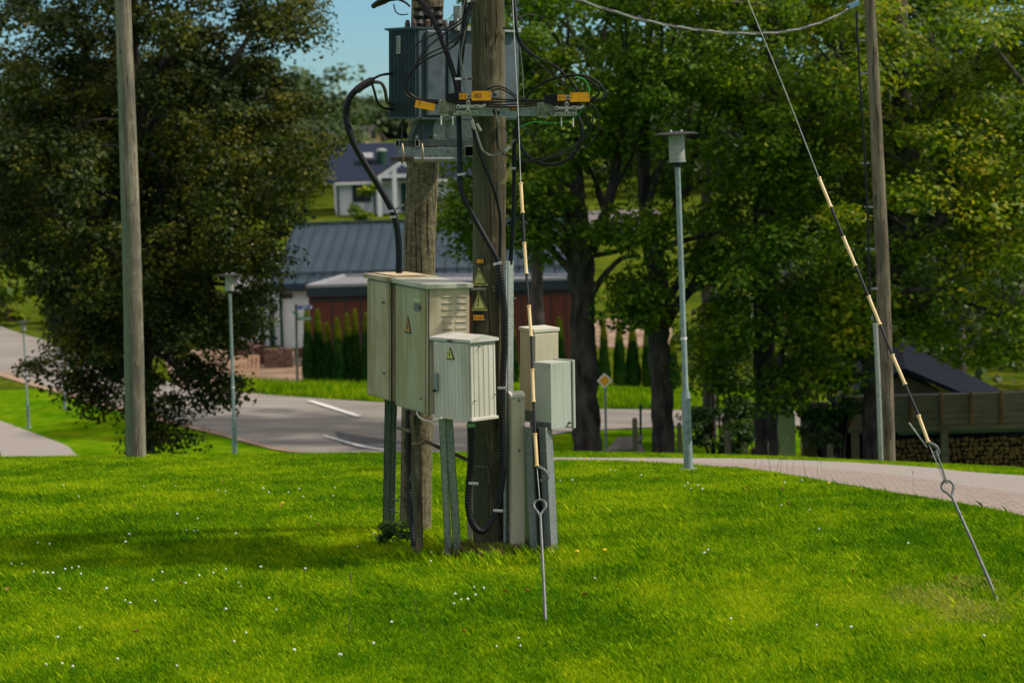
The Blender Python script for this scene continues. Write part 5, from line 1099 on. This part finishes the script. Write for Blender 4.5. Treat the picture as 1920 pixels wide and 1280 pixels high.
# cross arm
CA = 17.86; root = empty('equipment_beam', W(940, 210, CA), 'galvanised cross arm carrying the two fuse switches', 'cross arm')
def hb2(x0, y0, x1, y1, Yd, dp, mat, nm): a = W(x0, y0, Yd); b = W(x1, y0-(x1-x0)*.0, Yd); c = W(x0, y1, Yd); return MB().box6(c, b-a, (0, dp, 0), a-c).build(nm, mat, root, bevel=.002)
hb2(838, 198, 1082, 218, CA, .08, m_galv, 'beam'); hb2(985, 187, 1068, 190, CA-.02, .03, m_galv2, 'flat_bar'); hb2(921, 171, 934, 183, CA-.02, .01, m_galv2, 'clamp_plate')
MB().lathe(W(927, 177, CA-.02), [(.012, 0), (.012, .015), (.006, .02)], 10, (0, -1, 0)).build('bolt_head', m_ink, root)
MB().lathe(W(931, 209, CA-.0), [(.03, 0), (.022, .02), (.01, .035)], 12, (0, -1, 0)).build('bolt_head', m_ink, root); MB().bar(W(929, 204, CA-.04), W(934, 230, CA-.04), .008).build('hook', m_alu, root)
hb2(947, 220.5, 967, 223.5, CA+.08, .05, m_galv2, 'bottom_plate')
s = MB().pslab([(954, 201), (968, 201), (969, 206.5), (955, 206.5)], CA-.012, .01).build('tag', m_ink, root); text('Z 801', .022, m_org, 'lettering', root, W(962, 203.8, CA-.013), RTV, UPV)
def switch(ox, oy, label, tagtxt, bigtxt, mirror=False):
    root = empty('fuse_switch', W(870+ox, 200+oy, CA-.1), label, 'fuse switch', 'fuse switches on the cross arm'); Y0 = CA-.12
    P = lambda a, b, y=0: W(a+ox, b+oy, Y0+y)
    mb = MB()
    mb.slab([P(838, 177), P(862, 172), P(876, 174), P(876, 196), P(858, 196), P(836, 190)], (0, .14, 0)); mb.slab([P(876, 175), P(905, 178), P(905, 196), P(876, 196)], (0, .1, 0)); mb.build('housing', m_ink, root, bevel=.004)
    mb = MB()
    for k in range(7): mb.pslab([(836+ox+k*3.3, 176.5+oy-k*.5), (838+ox+k*3.3, 176.2+oy-k*.5), (838+ox+k*3.3, 192+oy), (836+ox+k*3.3, 191+oy)], Y0-.008, .006)
    mb.build('housing_ribs', m_blk2, root)
    mb = MB(); mb.bar(P(855, 200.5, -.03), P(905, 199.5, -.03), .026, .02); mb.bar(P(878, 188, -.034), P(878, 213, -.034), .026, .022, upv=(1, 0, 0)); mb.bar(P(900, 202, -.032), P(911, 196, -.032), .016, .018)
    for a, b in ((859, 200.5), (893, 200), (878, 193), (878, 209)): mb.lathe(P(a, b, -.03), [(.016, 0), (.016, .02)], 12, (0, -1, 0))
    o = mb.build('bracket', m_alu, root, bevel=.003); mb = MB()
    for a, b in ((859, 200.5), (893, 200), (878, 193), (878, 209)): mb.lathe(P(a, b, -.051), [(.007, 0), (.007, .004)], 8, (0, -1, 0))
    mb.build('bolt_hole', m_ink, o)
    mb = MB(); mb.slab([P(850, 208, -.02), P(896, 207.5, -.02), P(896, 215.5, -.02), P(850, 216, -.02)], (0, .05, 0)); mb.slab([P(824, 212, .04), P(842, 212, .04), P(842, 219, .04), P(826, 219, .04)], (0, .04, 0)); mb.build('terminal_block', m_alu, root, bevel=.003)
    mb = MB()
    for k in range(6): mb.lathe(P(826+k*5, 200-.5*k, .03), [(.012, -.05), (.02, -.03), (.012, 0), (.02, .03), (.012, .05)], 10, (0, 0, 1))
    mb.build('insulator', mat2('greenish ceramic', (.12, .13, .09), (.28, .28, .2), 20), root, smooth=True)
    mb = MB()
    for q in ((853, 210), (862, 213), (887, 211), (893, 213)): mb.lathe(P(*q, -.022), [(.008, 0), (.006, .01)], 8, (0, -1, 0))
    mb.build('screw', m_steel, root)
    for px in (827, 849) if not mirror else (868, 890):
        mb = MB(); q = P(px, 218, 0); pr = []
        for k in range(13): pr.append((.0065 if k % 2 else .003, -k*.0055))
        mb.lathe(q, pr, 8); mb.build('binding_screw', m_wall, root)
    if mirror:
        mb = MB(); mb.pslab([(828+ox, 196+oy), (834+ox, 200+oy), (838+ox, 216+oy), (833+ox, 212+oy)], Y0-.05, .02); mb.pslab([(843+ox, 198+oy), (848+ox, 200+oy), (853+ox, 217+oy), (847+ox, 212+oy)], Y0-.05, .02); mb.build('fin', m_steel, root)
    a = MB().pslab([(861+ox, 175+oy), (875.5+ox, 175+oy), (875.5+ox, 186.5+oy), (861+ox, 186.5+oy)], Y0-.03, .02).build('tag', m_org, root); text(tagtxt, .032, m_ink, 'lettering', a, P(868.3, 180.8, -.0315), RTV, UPV)
    a = MB().pslab([(876+ox, 176+oy), (884+ox, 176+oy), (884+ox, 185+oy), (876+ox, 185+oy)], Y0-.03, .02).build('clip', m_alu, root); MB().lathe(P(880, 180.5, -.03), [(.008, 0), (.008, .006)], 10, (0, -1, 0)).build('screw', m_ink, a)
    a = MB().pslab([(884.5+ox, 171+oy), (921+ox, 170.5+oy), (921+ox, 188+oy), (884.5+ox, 189+oy)], Y0-.05, .015).build('tag', m_org, root)
    if bigtxt: text(bigtxt, .052, m_ink, 'lettering', a, P(896, 180.3, -.0515), RTV, UPV)
    mb = MB()
    for q in ((887, 173), (918, 173), (887, 180.5), (918, 180.5)): mb.lathe(P(*q, -.05), [(.004, 0), (.004, .003)], 8, (0, -1, 0))
    mb.build('rivet', m_ink, a); return root
switch(0, 0, 'left fuse switch with the Z2 and 80 tags', 'Z 2', '80'); switch(184.5, 2.5, 'right fuse switch with the Z1 tag and blank orange tag', 'Z 1', '', True)
a = MB().pslab([(780, 187.5), (816, 195), (813.5, 208.5), (777, 201)], CA-.2, .006).build('cable_tag', m_org, loc=W(796, 198, CA-.2), label='orange tag hanging tilted on the cables left of the Z2 switch', cat='tag')
xd = (W(816, 195, 17)-W(780, 187.5, 17)).normalized(); text('f', .04, m_ink, 'lettering', a, W(786, 194.5, CA-.2015), xd, Vector((-xd.z, 0, xd.x)))
# ------------------------------------------------------------------ cables
def cable(label, pts, wpx_, Yd, mat=None, name='cable', corr=False, k=8, cat='cable', grp=None):
    P = [W(p[0], p[1], p[2] if len(p) > 2 else Yd) for p in pts]; r_ = wpx_*.5*P[0].y/FPX
    S = spline(P, k)
    if corr:
        L = sum((b-a).length for a, b in zip(S, S[1:])); n = int(L/.011); S2 = []; acc = 0; d = [0]
        for a, b in zip(S, S[1:]): d.append(d[-1]+(b-a).length)
        j = 0
        for q in range(n+1):
            s = d[-1]*q/n
            while j < len(d)-2 and d[j+1] < s: j += 1
            t = (s-d[j])/max(1e-9, d[j+1]-d[j]); S2.append(S[j].lerp(S[j+1], t))
        S = S2; rr_ = [r_*(1.03 if q % 2 else .92) for q in range(len(S))]
    else: rr_ = r_
    mb = MB(); mb.tube(S, rr_, 12 if wpx_ > 5 else 7); return tag(mb.build(name, mat or m_blk, loc=P[0], smooth=not corr), label, cat, grp)
def clampmark(px, py, Yd, wd=16, ang=0, par=None, arm=None):
    """perforated band clamp (part of its cable)"""
    mb = MB(); a = W(px-wd/2, py+ang*wd/2, Yd); b = W(px+wd/2, py-ang*wd/2, Yd); o_ = par
    mb.bar(a, b, .016, .006, upv=(0, 1, 0)); c = mb.build('band_clamp', m_wall, o_); mb = MB()
    for q in range(4): mb.bar(a.lerp(b, (q+.35)/4)+Vector((0, -.005, 0)), a.lerp(b, (q+.75)/4)+Vector((0, -.005, 0)), .009, .003, upv=(0, 1, 0))
    mb.build('holes', m_ink, c)
    if arm: mb = MB(); mb.tube([W(*arm[0], Yd), W(*arm[1], Yd+.1)], .008, 6); mb.build('standoff', m_ink, o_)
c_ = cable('thick black cable looping out left of the transformer down to the tan cabinet', [(748, 512), (748, 470), (744, 425), (733, 390), (712, 352), (685, 308), (663, 268), (651, 232), (649, 205), (658, 180), (678, 162), (702, 150)], 12.5, 18.3)
clampmark(733, 396, 18.24, 12, .1, c_, ((738, 394), (757, 384))); clampmark(737, 407, 18.24, 12, .1, c_, ((742, 402), (757, 397)))
cable('upper thin tail of the thick left cable entering the fins', [(694, 152, 18.3), (712, 142, 18.3), (735, 138, 18.7)], 5, 18.3, m_blk2)
cable('twisted brown grey tail of the thick left cable', [(696, 154, 18.3), (714, 156, 18.25), (722, 170, 18.3), (726, 190, 18.4), (738, 198, 18.7)], 6.5, 18.3, flat('brown tape', (.07, .06, .055), .7))
cable('lower thin tail of the thick left cable', [(697, 156, 18.3), (702, 172, 18.3), (708, 192, 18.35), (720, 203, 18.5), (738, 206, 18.7)], 5, 18.3, m_blk2)
mb = MB(); mb.tube(spline([W(a, b, 18.29) for a, b in ((668, 170), (680, 161), (698, 151))], 5), .031, 10); mb.build('tape_wrap', flat('purple tape', (.035, .02, .035), .6), c_, smooth=True)
c_ = cable('thick cable arching over the transformer lid and down its front', [(700, 12, 18.2), (716, 2, 18.1), (750, -4, 18.1), (778, -3, 18.1), (795, 10, 18.05), (815, 44, 18.0), (832, 85, 17.98), (846, 125, 17.96), (856, 165, 17.95), (860, 225, 17.95), (862, 300, 17.93), (862, 340, 17.9), (870, 372, 17.88), (890, 410, 17.86), (912, 450, 17.84), (930, 482, 17.83), (936, 500, 17.83)], 10, 18)
clampmark(865, 327, 17.86, 15, .1, c_, ((872, 329), (888, 334)))
cable('second thick black cable running down behind the left switch', [(872, -10, 17.98), (868, 60, 18.0), (862, 120, 18.02), (860, 170, 18.02), (861, 230, 17.98), (863, 300, 17.96)], 9, 18, m_blk2)
c_ = cable('black corrugated hose curving down the front pole and up into the ribbed cabinet', [(934, 490, 17.8), (940, 530, 17.78), (945, 580, 17.78), (946, 640, 17.78), (943, 700, 17.78), (941, 760, 17.78), (942, 820, 17.78), (943, 880, 17.78), (937, 930, 17.76), (924, 972, 17.74), (905, 995, 17.72), (888, 985, 17.7), (878, 950, 17.7), (880, 900, 17.7), (884, 850, 17.65), (883, 800, 17.6), (884, 785, 17.6)], 13, 17.8, corr=True, name='corrugated_hose', cat='hose')
for q in ((933, 494, 17.76, 17, .25), (942, 727, 17.72, 17, 0), (934, 957, 17.68, 18, -.05), (888, 906, 17.64, 18, -.05)): clampmark(*q[:3], q[3], q[4], c_)
MB().lathe(W(883, 800, 17.6), [(.034, 0), (.03, .03)], 14).build('gland', flat('green gland', (.3, .38, .18), .6), c_, smooth=True)
cable('black corrugated hose running straight down beside the wooden support post', [(765, 768, 17.95), (765, 850, 17.9), (768, 930, 17.82), (773, 1000, 17.75), (775, 1022, 17.72)], 10, 17.9, corr=True, name='corrugated_hose', cat='hose')
cable('thin black cable crossing the front pole above the signs', [(886, 240, 17.93), (895, 275, 17.92), (905, 305, 17.91), (922, 345, 17.91), (935, 390, 17.93), (938, 430, 17.95), (937, 480, 17.95), (934, 530, 17.95), (932, 565, 17.94)], 5.5, 17.9)
cable('pale wire hanging down the right side of the front pole', [(946, 240, 17.97), (950, 262, 17.97), (938, 320, 17.95), (935, 345, 17.95), (935, 380, 17.94)], 2, 17.9, m_wire)
MB().pslab([(942, 342), (958, 305), (964, 312), (948, 344), (935, 345)], 17.95, .012).build('wood_wedge', mat2('pale wood b', (.42, .32, .12), (.55, .44, .2), 9), fp)
c_ = cable('thick black cable dropping into the narrow grey steel channel', [(975, 215, 17.9), (968, 245, 17.92), (964, 280, 17.93), (964, 350, 17.95), (962, 420, 17.96), (957, 495, 17.98)], 8, 17.9); clampmark(963, 316, 17.88, 8, 0, c_)
cable('bare stranded cable hanging below the left switch', [(884, 222, 17.8), (892, 245, 17.8), (898, 265, 17.8), (906, 283, 17.8), (922, 292, 17.8), (938, 288, 17.8), (951, 278, 17.85), (965, 262, 17.9)], 4.5, 17.8, m_wire, name='cable.bare')
bc = bpy.data.objects['cable.bare']
for a_, b_2, c_1, d_1, w1 in ((885, 225, 890, 243, .022), (894, 232, 902, 246, .018), (947, 284, 957, 274, .026)): MB().bar(W(a_, b_2, 17.78), W(c_1, d_1, 17.78), w1).build('wire_clamp', m_alu, bc, bevel=.003)
bc.name = 'stranded_cable'
gA = 'thin black wires looping left of the front pole'
for k, (l, P_) in enumerate([
    ('outermost thin wire looping over the fin side of the transformer', [(888, 6), (872, 30), (848, 48), (815, 64), (780, 84), (757, 112), (751, 140), (757, 170), (775, 187), (820, 193), (845, 190)]),
    ('second thin wire of the left loops, crossing the thick cable high up', [(887, 12), (868, 40), (830, 66), (800, 92), (778, 122), (764, 145), (759, 160), (768, 176), (800, 190), (845, 193)]),
    ('third thin wire of the left loops, in the middle of the bundle', [(884, 24), (866, 62), (835, 86), (800, 104), (775, 126), (760, 152), (760, 168), (780, 184), (838, 191)]),
    ('fourth thin wire of the left loops with a pale highlight', [(872, 50), (855, 84), (820, 102), (790, 118), (770, 140), (761, 158), (765, 172), (790, 186), (840, 189)]),
    ('innermost thin wire of the left loops', [(868, 60), (846, 90), (806, 108), (776, 128), (764, 150), (768, 175), (800, 192), (842, 195)])]):
    cable(l, P_, 3.1, 17.85-.02*k, m_blk if k % 2 else m_blk2, grp=gA)
for l, P_ in [('thin grey wire down to the left switch, left of the pole', [(872, 0), (868, 20), (862, 80), (865, 140), (872, 172)]), ('thin grey wire crossing its neighbour above the left switch', [(880, 20), (870, 70), (864, 110), (872, 145), (878, 172)])]: cable(l, P_, 2.1, 17.85, m_wire)
cable('black bundle hugging the left edge of the front pole', [(882, -5), (872, 60), (866, 110), (860, 150), (862, 172)], 7, 17.95, m_blk)
MB().bar(W(853, 148, 17.9), W(866, 148, 17.9), .018, .006, upv=(0, 1, 0)).build('band_clamp', m_wall, fp); MB().tube([W(866, 148, 17.9), W(886, 148, 17.98)], .008, 6).build('standoff', m_ink, fp)
MB().bar(W(876, 2, 17.9), W(882, 2, 17.9), .02, .006, upv=(0, 1, 0)).build('band_clamp', m_wall, fp); MB().tube([W(880, 2, 17.9), W(892, 4, 17.98)], .008, 6).build('standoff', m_ink, fp); MB().tube([W(943, 53, 18.0), W(968, 55, 17.95)], .009, 6).build('standoff', m_ink, fp)
gB = 'thin black wires feeding the right switch'
cable('black wires taped together right of the front pole top', [(961, -8), (965, 30), (969, 60), (974, 75)], 6, 17.95)
for l, P_ in [('upper thin wire descending to the right switch', [(968, 50), (976, 76), (994, 97), (1015, 112), (1042, 124), (1065, 146), (1080, 165), (1086, 175)]), ('middle thin wire descending to the right switch', [(967, 50), (975, 80), (998, 104), (1030, 120), (1055, 137), (1075, 160), (1084, 176)]),
              ('lower thin wire descending to the right switch', [(966, 50), (973, 82), (1000, 110), (1025, 132), (1050, 150), (1070, 165), (1078, 176)])]: cable(l, P_, 2.8, 17.75, grp=gB)
cable('pale thin wire hanging straight down right of the transformer', [(966, -5), (970, 50), (975, 90), (980, 140), (982, 186)], 2, 17.9, m_wire)
cable('thick arched cable rising behind the right switch', [(985, 187, 17.95), (1000, 168, 17.9), (1025, 152, 17.8), (1060, 143, 17.75), (1092, 142, 17.7), (1118, 152, 17.7), (1134, 172, 17.7), (1134, 183, 17.7), (1118, 188, 17.7), (1100, 190, 17.72)], 5, 17.8)
cable('inner arched cable behind the right switch', [(1030, 150, 17.8), (1070, 142, 17.75), (1100, 149, 17.72), (1119, 163, 17.7), (1122, 177, 17.7), (1108, 187, 17.72)], 4.5, 17.8, m_blk2)
cable('green earth wire curling over the right switch', [(1080, 144), (1095, 149), (1104, 163), (1105, 175)], 2, 17.68, m_grn); cable('green earth wire sagging below the right switch', [(975, 238), (1000, 229), (1030, 231), (1055, 230), (1075, 222), (1100, 200)], 2, 17.75, m_grn)
cable('thick cable loop sagging below the right switch', [(1083, 218), (1091, 240), (1088, 268), (1074, 292), (1050, 306), (1022, 309), (995, 298), (978, 278), (972, 255), (972, 220)], 6.5, 17.75)
gC = 'thin black wires looping below the right switch'
for l, P_ in [('innermost thin loop below the right switch', [(1084, 196), (1098, 212), (1102, 235), (1094, 258), (1066, 276), (1030, 292), (985, 302), (968, 300)]), ('middle thin loop below the right switch', [(1088, 194), (1108, 208), (1111, 232), (1100, 256), (1072, 278), (1030, 296), (975, 304)]), ('outermost thin loop below the right switch', [(1100, 193), (1116, 202), (1124, 228), (1118, 254), (1095, 278), (1050, 292), (1010, 303), (970, 300)])]: cable(l, P_, 2.6, 17.72, grp=gC)
gD = 'black wires running along the cross arm'
for l, P_ in [('arched wire over the cross arm, upper one', [(910, 170), (930, 162), (950, 167), (968, 180), (985, 187)]), ('arched wire over the cross arm, lower one', [(915, 176), (935, 167), (955, 175), (972, 187), (1000, 190)]), ('straight wire along the top of the cross arm', [(905, 184), (950, 187), (1000, 188), (1030, 187)]),
              ('bowed wire along the middle of the cross arm', [(905, 193), (930, 192), (970, 190), (1030, 191)]), ('lowest wire along the cross arm', [(905, 199), (945, 201), (990, 199), (1032, 194)]), ('dark wire sagging in front of the cross arm', [(907, 196), (940, 197), (980, 195), (1032, 192)]),
              ('wires leaving the left switch towards the loops', [(775, 188), (800, 192), (828, 191), (850, 188)])]: cable(l, P_, 3.0, 17.76, grp=gD)
cable('thin black tail hanging before the front pole below the cross arm', [(932, 222), (933, 262), (938, 284), (958, 293), (985, 291)], 2.2, 17.86)
cable('white plastic conduit bowing out under the vented cabinet', [(781, 773, 17.8), (788, 783, 17.75), (805, 790, 17.6), (818, 788, 17.45), (828, 783, 17.35)], 3.5, 17.6, m_cabgrey)
cable('small dark pigtail cable top left', [(738, 8, 18.3), (742, 22, 18.3), (752, 28, 18.3), (765, 27, 18.5)], 2.5, 18.3, m_blk2)
cable('thin maroon taped cable end at the very top left', [(706, 12, 18.25), (722, 6, 18.2), (738, -2, 18.2), (758, 4, 18.2), (768, 12, 18.3)], 4, 18.2, flat('maroon tape', (.06, .01, .03), .5))
# ------------------------------------------------------------------ guy wires
def guy(pts, rodpts, sl, label, rlabel, top_w=1.6, dbl=None):
    Yf_ = lambda y: 15.55+(1150-y)/1185*2.0
    p0 = W(*pts[0], Yf_(pts[0][1])); root = empty('guy_wire', W(*pts[-1], Yf_(pts[-1][1])), label, 'guy wire', 'stay wires of the transformer station')
    P = [W(a, b, Yf_(b)) for a, b in pts]; MB().tube(P, top_w*.5*17/FPX, 8).build('wire', m_galv2, root, smooth=True)
    def at(y):
        for (a, b), (c, d) in zip(pts, pts[1:]):
            if b <= y <= d: t = (y-b)/(d-b); return W(a+(c-a)*t, y, Yf_(y))
        return P[-1]
    for k in range(len(sl)-1):
        a, b = at(sl[k]), at(sl[k+1]); ye = k % 2 == 0; r_ = (3.2 if ye else 2.6)*16.5/FPX; ax = (b-a).normalized(); L = (b-a).length
        MB().lathe(a, [(r_*1.35, 0), (r_*1.35, .008), (r_, .012), (r_, L-.012), (r_*1.35, L-.008), (r_*1.35, L)] if ye else [(r_, 0), (r_, L)], 14, ax).build('guard_sleeve', m_sleeve if ye else m_blk2, root, smooth=True)
    # clamp
    y1 = sl[-1]; a = at(y1); b = P[-1]; mb = MB(); mb.tube(spline([a, a+Vector((.05, -.01, -.03)), a+Vector((.065, -.01, -.08)), a+Vector((.02, 0, -.1))], 4), .012, 8); mb.box(a+Vector((.05, 0, -.09)), .035, .03, .05); mb.build('wedge_clamp', m_steel, root, smooth=True)
    if dbl: MB().tube([at(dbl[0])+Vector((.03, 0, 0)), b+Vector((.01, -.01, 0))], .007, 8).build('return_wire', m_galvd, root, smooth=True)
    # rod with eye
    foot = hit(*rodpts[-1]); tp = W(*rodpts[0], Yf_(rodpts[0][1])); root2 = empty('anchor_rod', foot, rlabel, 'anchor rod', 'ground anchors of the stay wires')
    dn = (foot-tp).normalized(); x = Vector((1, 0, 0)); x = (x-dn*x.dot(dn)).normalized(); c = tp-dn*.055; S = []
    for k in range(15): t = -2.5+5.0*k/14; S.append(c-dn*math.cos(t)*.046+x*math.sin(t)*.041*(1-.25*max(0, -math.cos(t))))
    S2 = [S[0]+dn*0]; pth = spline([tp+dn*.03]+S+[tp+dn*.012], 3); MB().tube(pth, .009, 10).build('eye', m_steel, root2, smooth=True)
    mids = [W(a, b_, None) if False else None for a, b_ in []]
    MB().tube([tp+dn*.0, tp.lerp(foot, .5)+Vector((.0, 0, .01)), foot+dn*.12], [.0095, .0105, .012], 12).build('rod', m_steel, root2, smooth=True)
guy([(956, -160), (961, 0), (966, 100), (972, 220), (976, 335), (983, 455), (989, 540), (996, 630), (999, 720), (1004, 830), (1008, 890), (1012, 936)], [(1013, 962), (1023, 1165)], [343, 400, 455, 514, 573, 631, 692, 754, 813, 874], 'left stay wire with yellow and black guard sleeves in front of the cabinets', 'left anchor rod with an eye, standing in the lawn below the cabinets')
guy([(1336, -160), (1402, 0), (1470, 165), (1535, 332), (1581, 444), (1628, 555), (1673, 665), (1722, 778), (1744, 838), (1772, 905)], [(1783, 926), (1870, 1125)], [333, 389, 444, 499, 555, 609, 665, 721, 778, 829], 'right stay wire with yellow and black guard sleeves crossing before the maples', 'right anchor rod with an eye, leaning out of a dry patch of lawn', dbl=(845, 905))
MB().tube([W(1704, 792, 16.15), W(1738, 838, 16.1)], .006, 6).build('loose_end', m_galv2, bpy.data.objects['guy_wire.001'])
# overhead twisted cable
base = spline([W(a, b, y) for a, b, y in [(1040, -22, 19), (1085, 0, 20), (1200, 36, 22), (1300, 55, 24), (1400, 63, 26), (1480, 58, 28), (1550, 38, 29.5), (1607, 8, 30.8)]], 34)
root = empty('overhead_cable', base[-1], 'twisted grey overhead cable sagging to the brown pole', 'cable')
for s_ in range(3):
    S = [p+Vector((0, math.cos(k*.33+s_*2.094), math.sin(k*.33+s_*2.094)))*.0075 for k, p in enumerate(base)]; MB().tube(S, .006, 6).build('strand', flat('aged grey sheath %d' % s_, [(.10, .095, .095), (.3, .29, .28), (.05, .05, .05)][s_], .5), root, smooth=True)
mb = MB(); mb.bar(W(1590, 14, 30.4), W(1608, 6, 30.8), .05); mb.build('dead_end_clamp', flat('blue clamp', (.04, .1, .16), .5), root); cable('thin dark wire slanting right from the brown pole', [(1640, 55, 31.3), (1660, 92, 31.6), (1690, 150, 32)], 3, 31)
# ------------------------------------------------------------------ flowers
def flower(name, label, grp, mat, r_=.011):
    root = empty(name, (0, 0, 0), label, 'flower', grp)
    MB().lathe((0, 0, .045), [(r_*.5, 0), (r_, .004), (r_*.95, .012), (r_*.3, .016)], 8).build('head', mat, root, smooth=True); MB().tube([(0, 0, -.01), (0, 0, .047)], .0012, 4).build('stem', m_stem, root); return root
def copy_tree(o, parent=None):
    c = o.copy(); col.objects.link(c); c.parent = parent
    for ch in o.children: copy_tree(ch, c)
    return c
fixed = [(70, 1022), (95, 1025), (22, 1062), (40, 1060), (62, 1075), (80, 1078), (100, 1080), (125, 1072), (135, 1068), (148, 1066), (152, 1080), (92, 1078), (235, 1020), (370, 975), (365, 998), (372, 996), (233, 1130), (245, 1134), (285, 1090), (350, 1098), (402, 1077), (426, 1073), (446, 1095), (490, 1068),
         (762, 1031), (775, 1033), (808, 1040), (810, 1056), (830, 1040), (832, 1037), (855, 1118), (863, 1128), (876, 1128), (888, 1106), (850, 1137), (908, 1108), (894, 1122), (930, 1216), (975, 1218), (975, 1203), (550, 1225), (642, 1235), (636, 1232), (85, 1252), (115, 1250), (137, 1258), (1372, 1163), (1532, 1180), (1596, 1182), (1845, 1200),
         (1284, 912), (1290, 908), (1308, 912), (1294, 918), (1318, 920), (1204, 893), (1145, 882), (1152, 884), (1052, 903), (1072, 903), (1470, 906), (1466, 950), (1520, 958), (1505, 902), (1326, 1035), (1322, 1043), (1118, 1090), (1704, 1024), (1535, 997), (745, 962), (700, 1005), (540, 926), (560, 918), (330, 912), (410, 920), (505, 924), (570, 932), (625, 930)]
for _ in range(34):
    fixed.append((random.gauss(360, 260), random.uniform(890, 1260)))
fixed = [f for f in fixed if 0 < f[0] < 1920]
f0 = flower('white_flower', 'tiny white clover flower in the lawn', 'white clover flowers in the lawn', m_petal)
poly_ = [(p.x, p.y) for p in pn]+[(p.x, p.y) for p in pf[::-1]]; first = True
for a, b in fixed:
    p = hit(a, b+6)
    if inpoly(np.array([p.x]), np.array([p.y]), poly_)[0]: continue
    o = f0 if first else copy_tree(f0); first = False; o.location = p; s = random.uniform(.5, .95); o.scale = (s, s, random.uniform(.7, 1.0)); o.rotation_euler = (random.uniform(-.2, .2), random.uniform(-.2, .2), 0)
f1 = flower('dandelion', 'small yellow dandelion flower in the lawn', 'yellow dandelions in the lawn', m_yp, .016); first = True
for a, b in [(807, 1028), (1083, 1041), (1134, 1038), (530, 948), (1554, 910), (1204, 865), (1100, 862)]:
    p = hit(a, b+5); o = f1 if first else copy_tree(f1); first = False; o.location = p
# seed stalks by the path
def stalk(label):
    root = empty('seed_stalk', (0, 0, 0), label, 'weed', 'thin dry seed stalks at the edge of the paved path'); MB().tube([(0, 0, 0), (.01, 0, .2), (.0, 0, .34)], .0018, 5).build('stem', m_post, root); MB().lathe((0, 0, .32), [(.002, 0), (.006, .02), (.005, .05), (.001, .06)], 6).build('seed_head', m_post, root); return root
s0 = stalk('thin dry brown seed stalk at the edge of the paved path'); first = True
for a, b in [(1415, 882), (1428, 884), (1443, 886), (1445, 885), (1455, 887), (1462, 888), (1475, 888), (1484, 889), (1510, 893), (1532, 896), (1540, 898), (1712, 928), (1765, 938), (655, 1190), (800, 1195)]:
    p = hit(a, b); o = s0 if first else copy_tree(s0); first = False; o.location = p; k = random.uniform(.5, 1.1); o.scale = (k, k, k); o.rotation_euler = (random.uniform(-.2, .2), random.uniform(-.3, .3), random.random()*6)

# fallen leaves
def fallen():
    root = MB(); root.add([(-.03, 0, .035), (0, -.018, .05), (.032, 0, .03), (0, .02, .055)], [(0, 1, 2), (0, 2, 3)])
    return tag(root.build('fallen_leaf', leafmat('fallen leaf', [(.16, .05, .01), (.3, .13, .03)], .1, 3)), 'small brown fallen leaf lying in the lawn', 'leaf', 'brown fallen leaves in the lawn')
lf = fallen(); first = True
for a, b in [(700, 1022), (1052, 946), (1230, 900), (1398, 917), (1465, 920), (1106, 1022), (1644, 990), (945, 1114), (985, 1112), (1095, 1120), (20, 1108), (256, 1190), (420, 905), (530, 950), (600, 985), (340, 1098), (870, 1190), (250, 950), (1790, 1088), (1600, 1075), (1475, 948)]:
    p = hit(a, b+4); o = lf if first else lf.copy()
    if not first: col.objects.link(o)
    first = False; o.location = p; o.rotation_euler = (random.uniform(-.4, .4), random.uniform(-.4, .4), random.random()*6); k = random.uniform(.6, 1.1); o.scale = (k, k, 1)
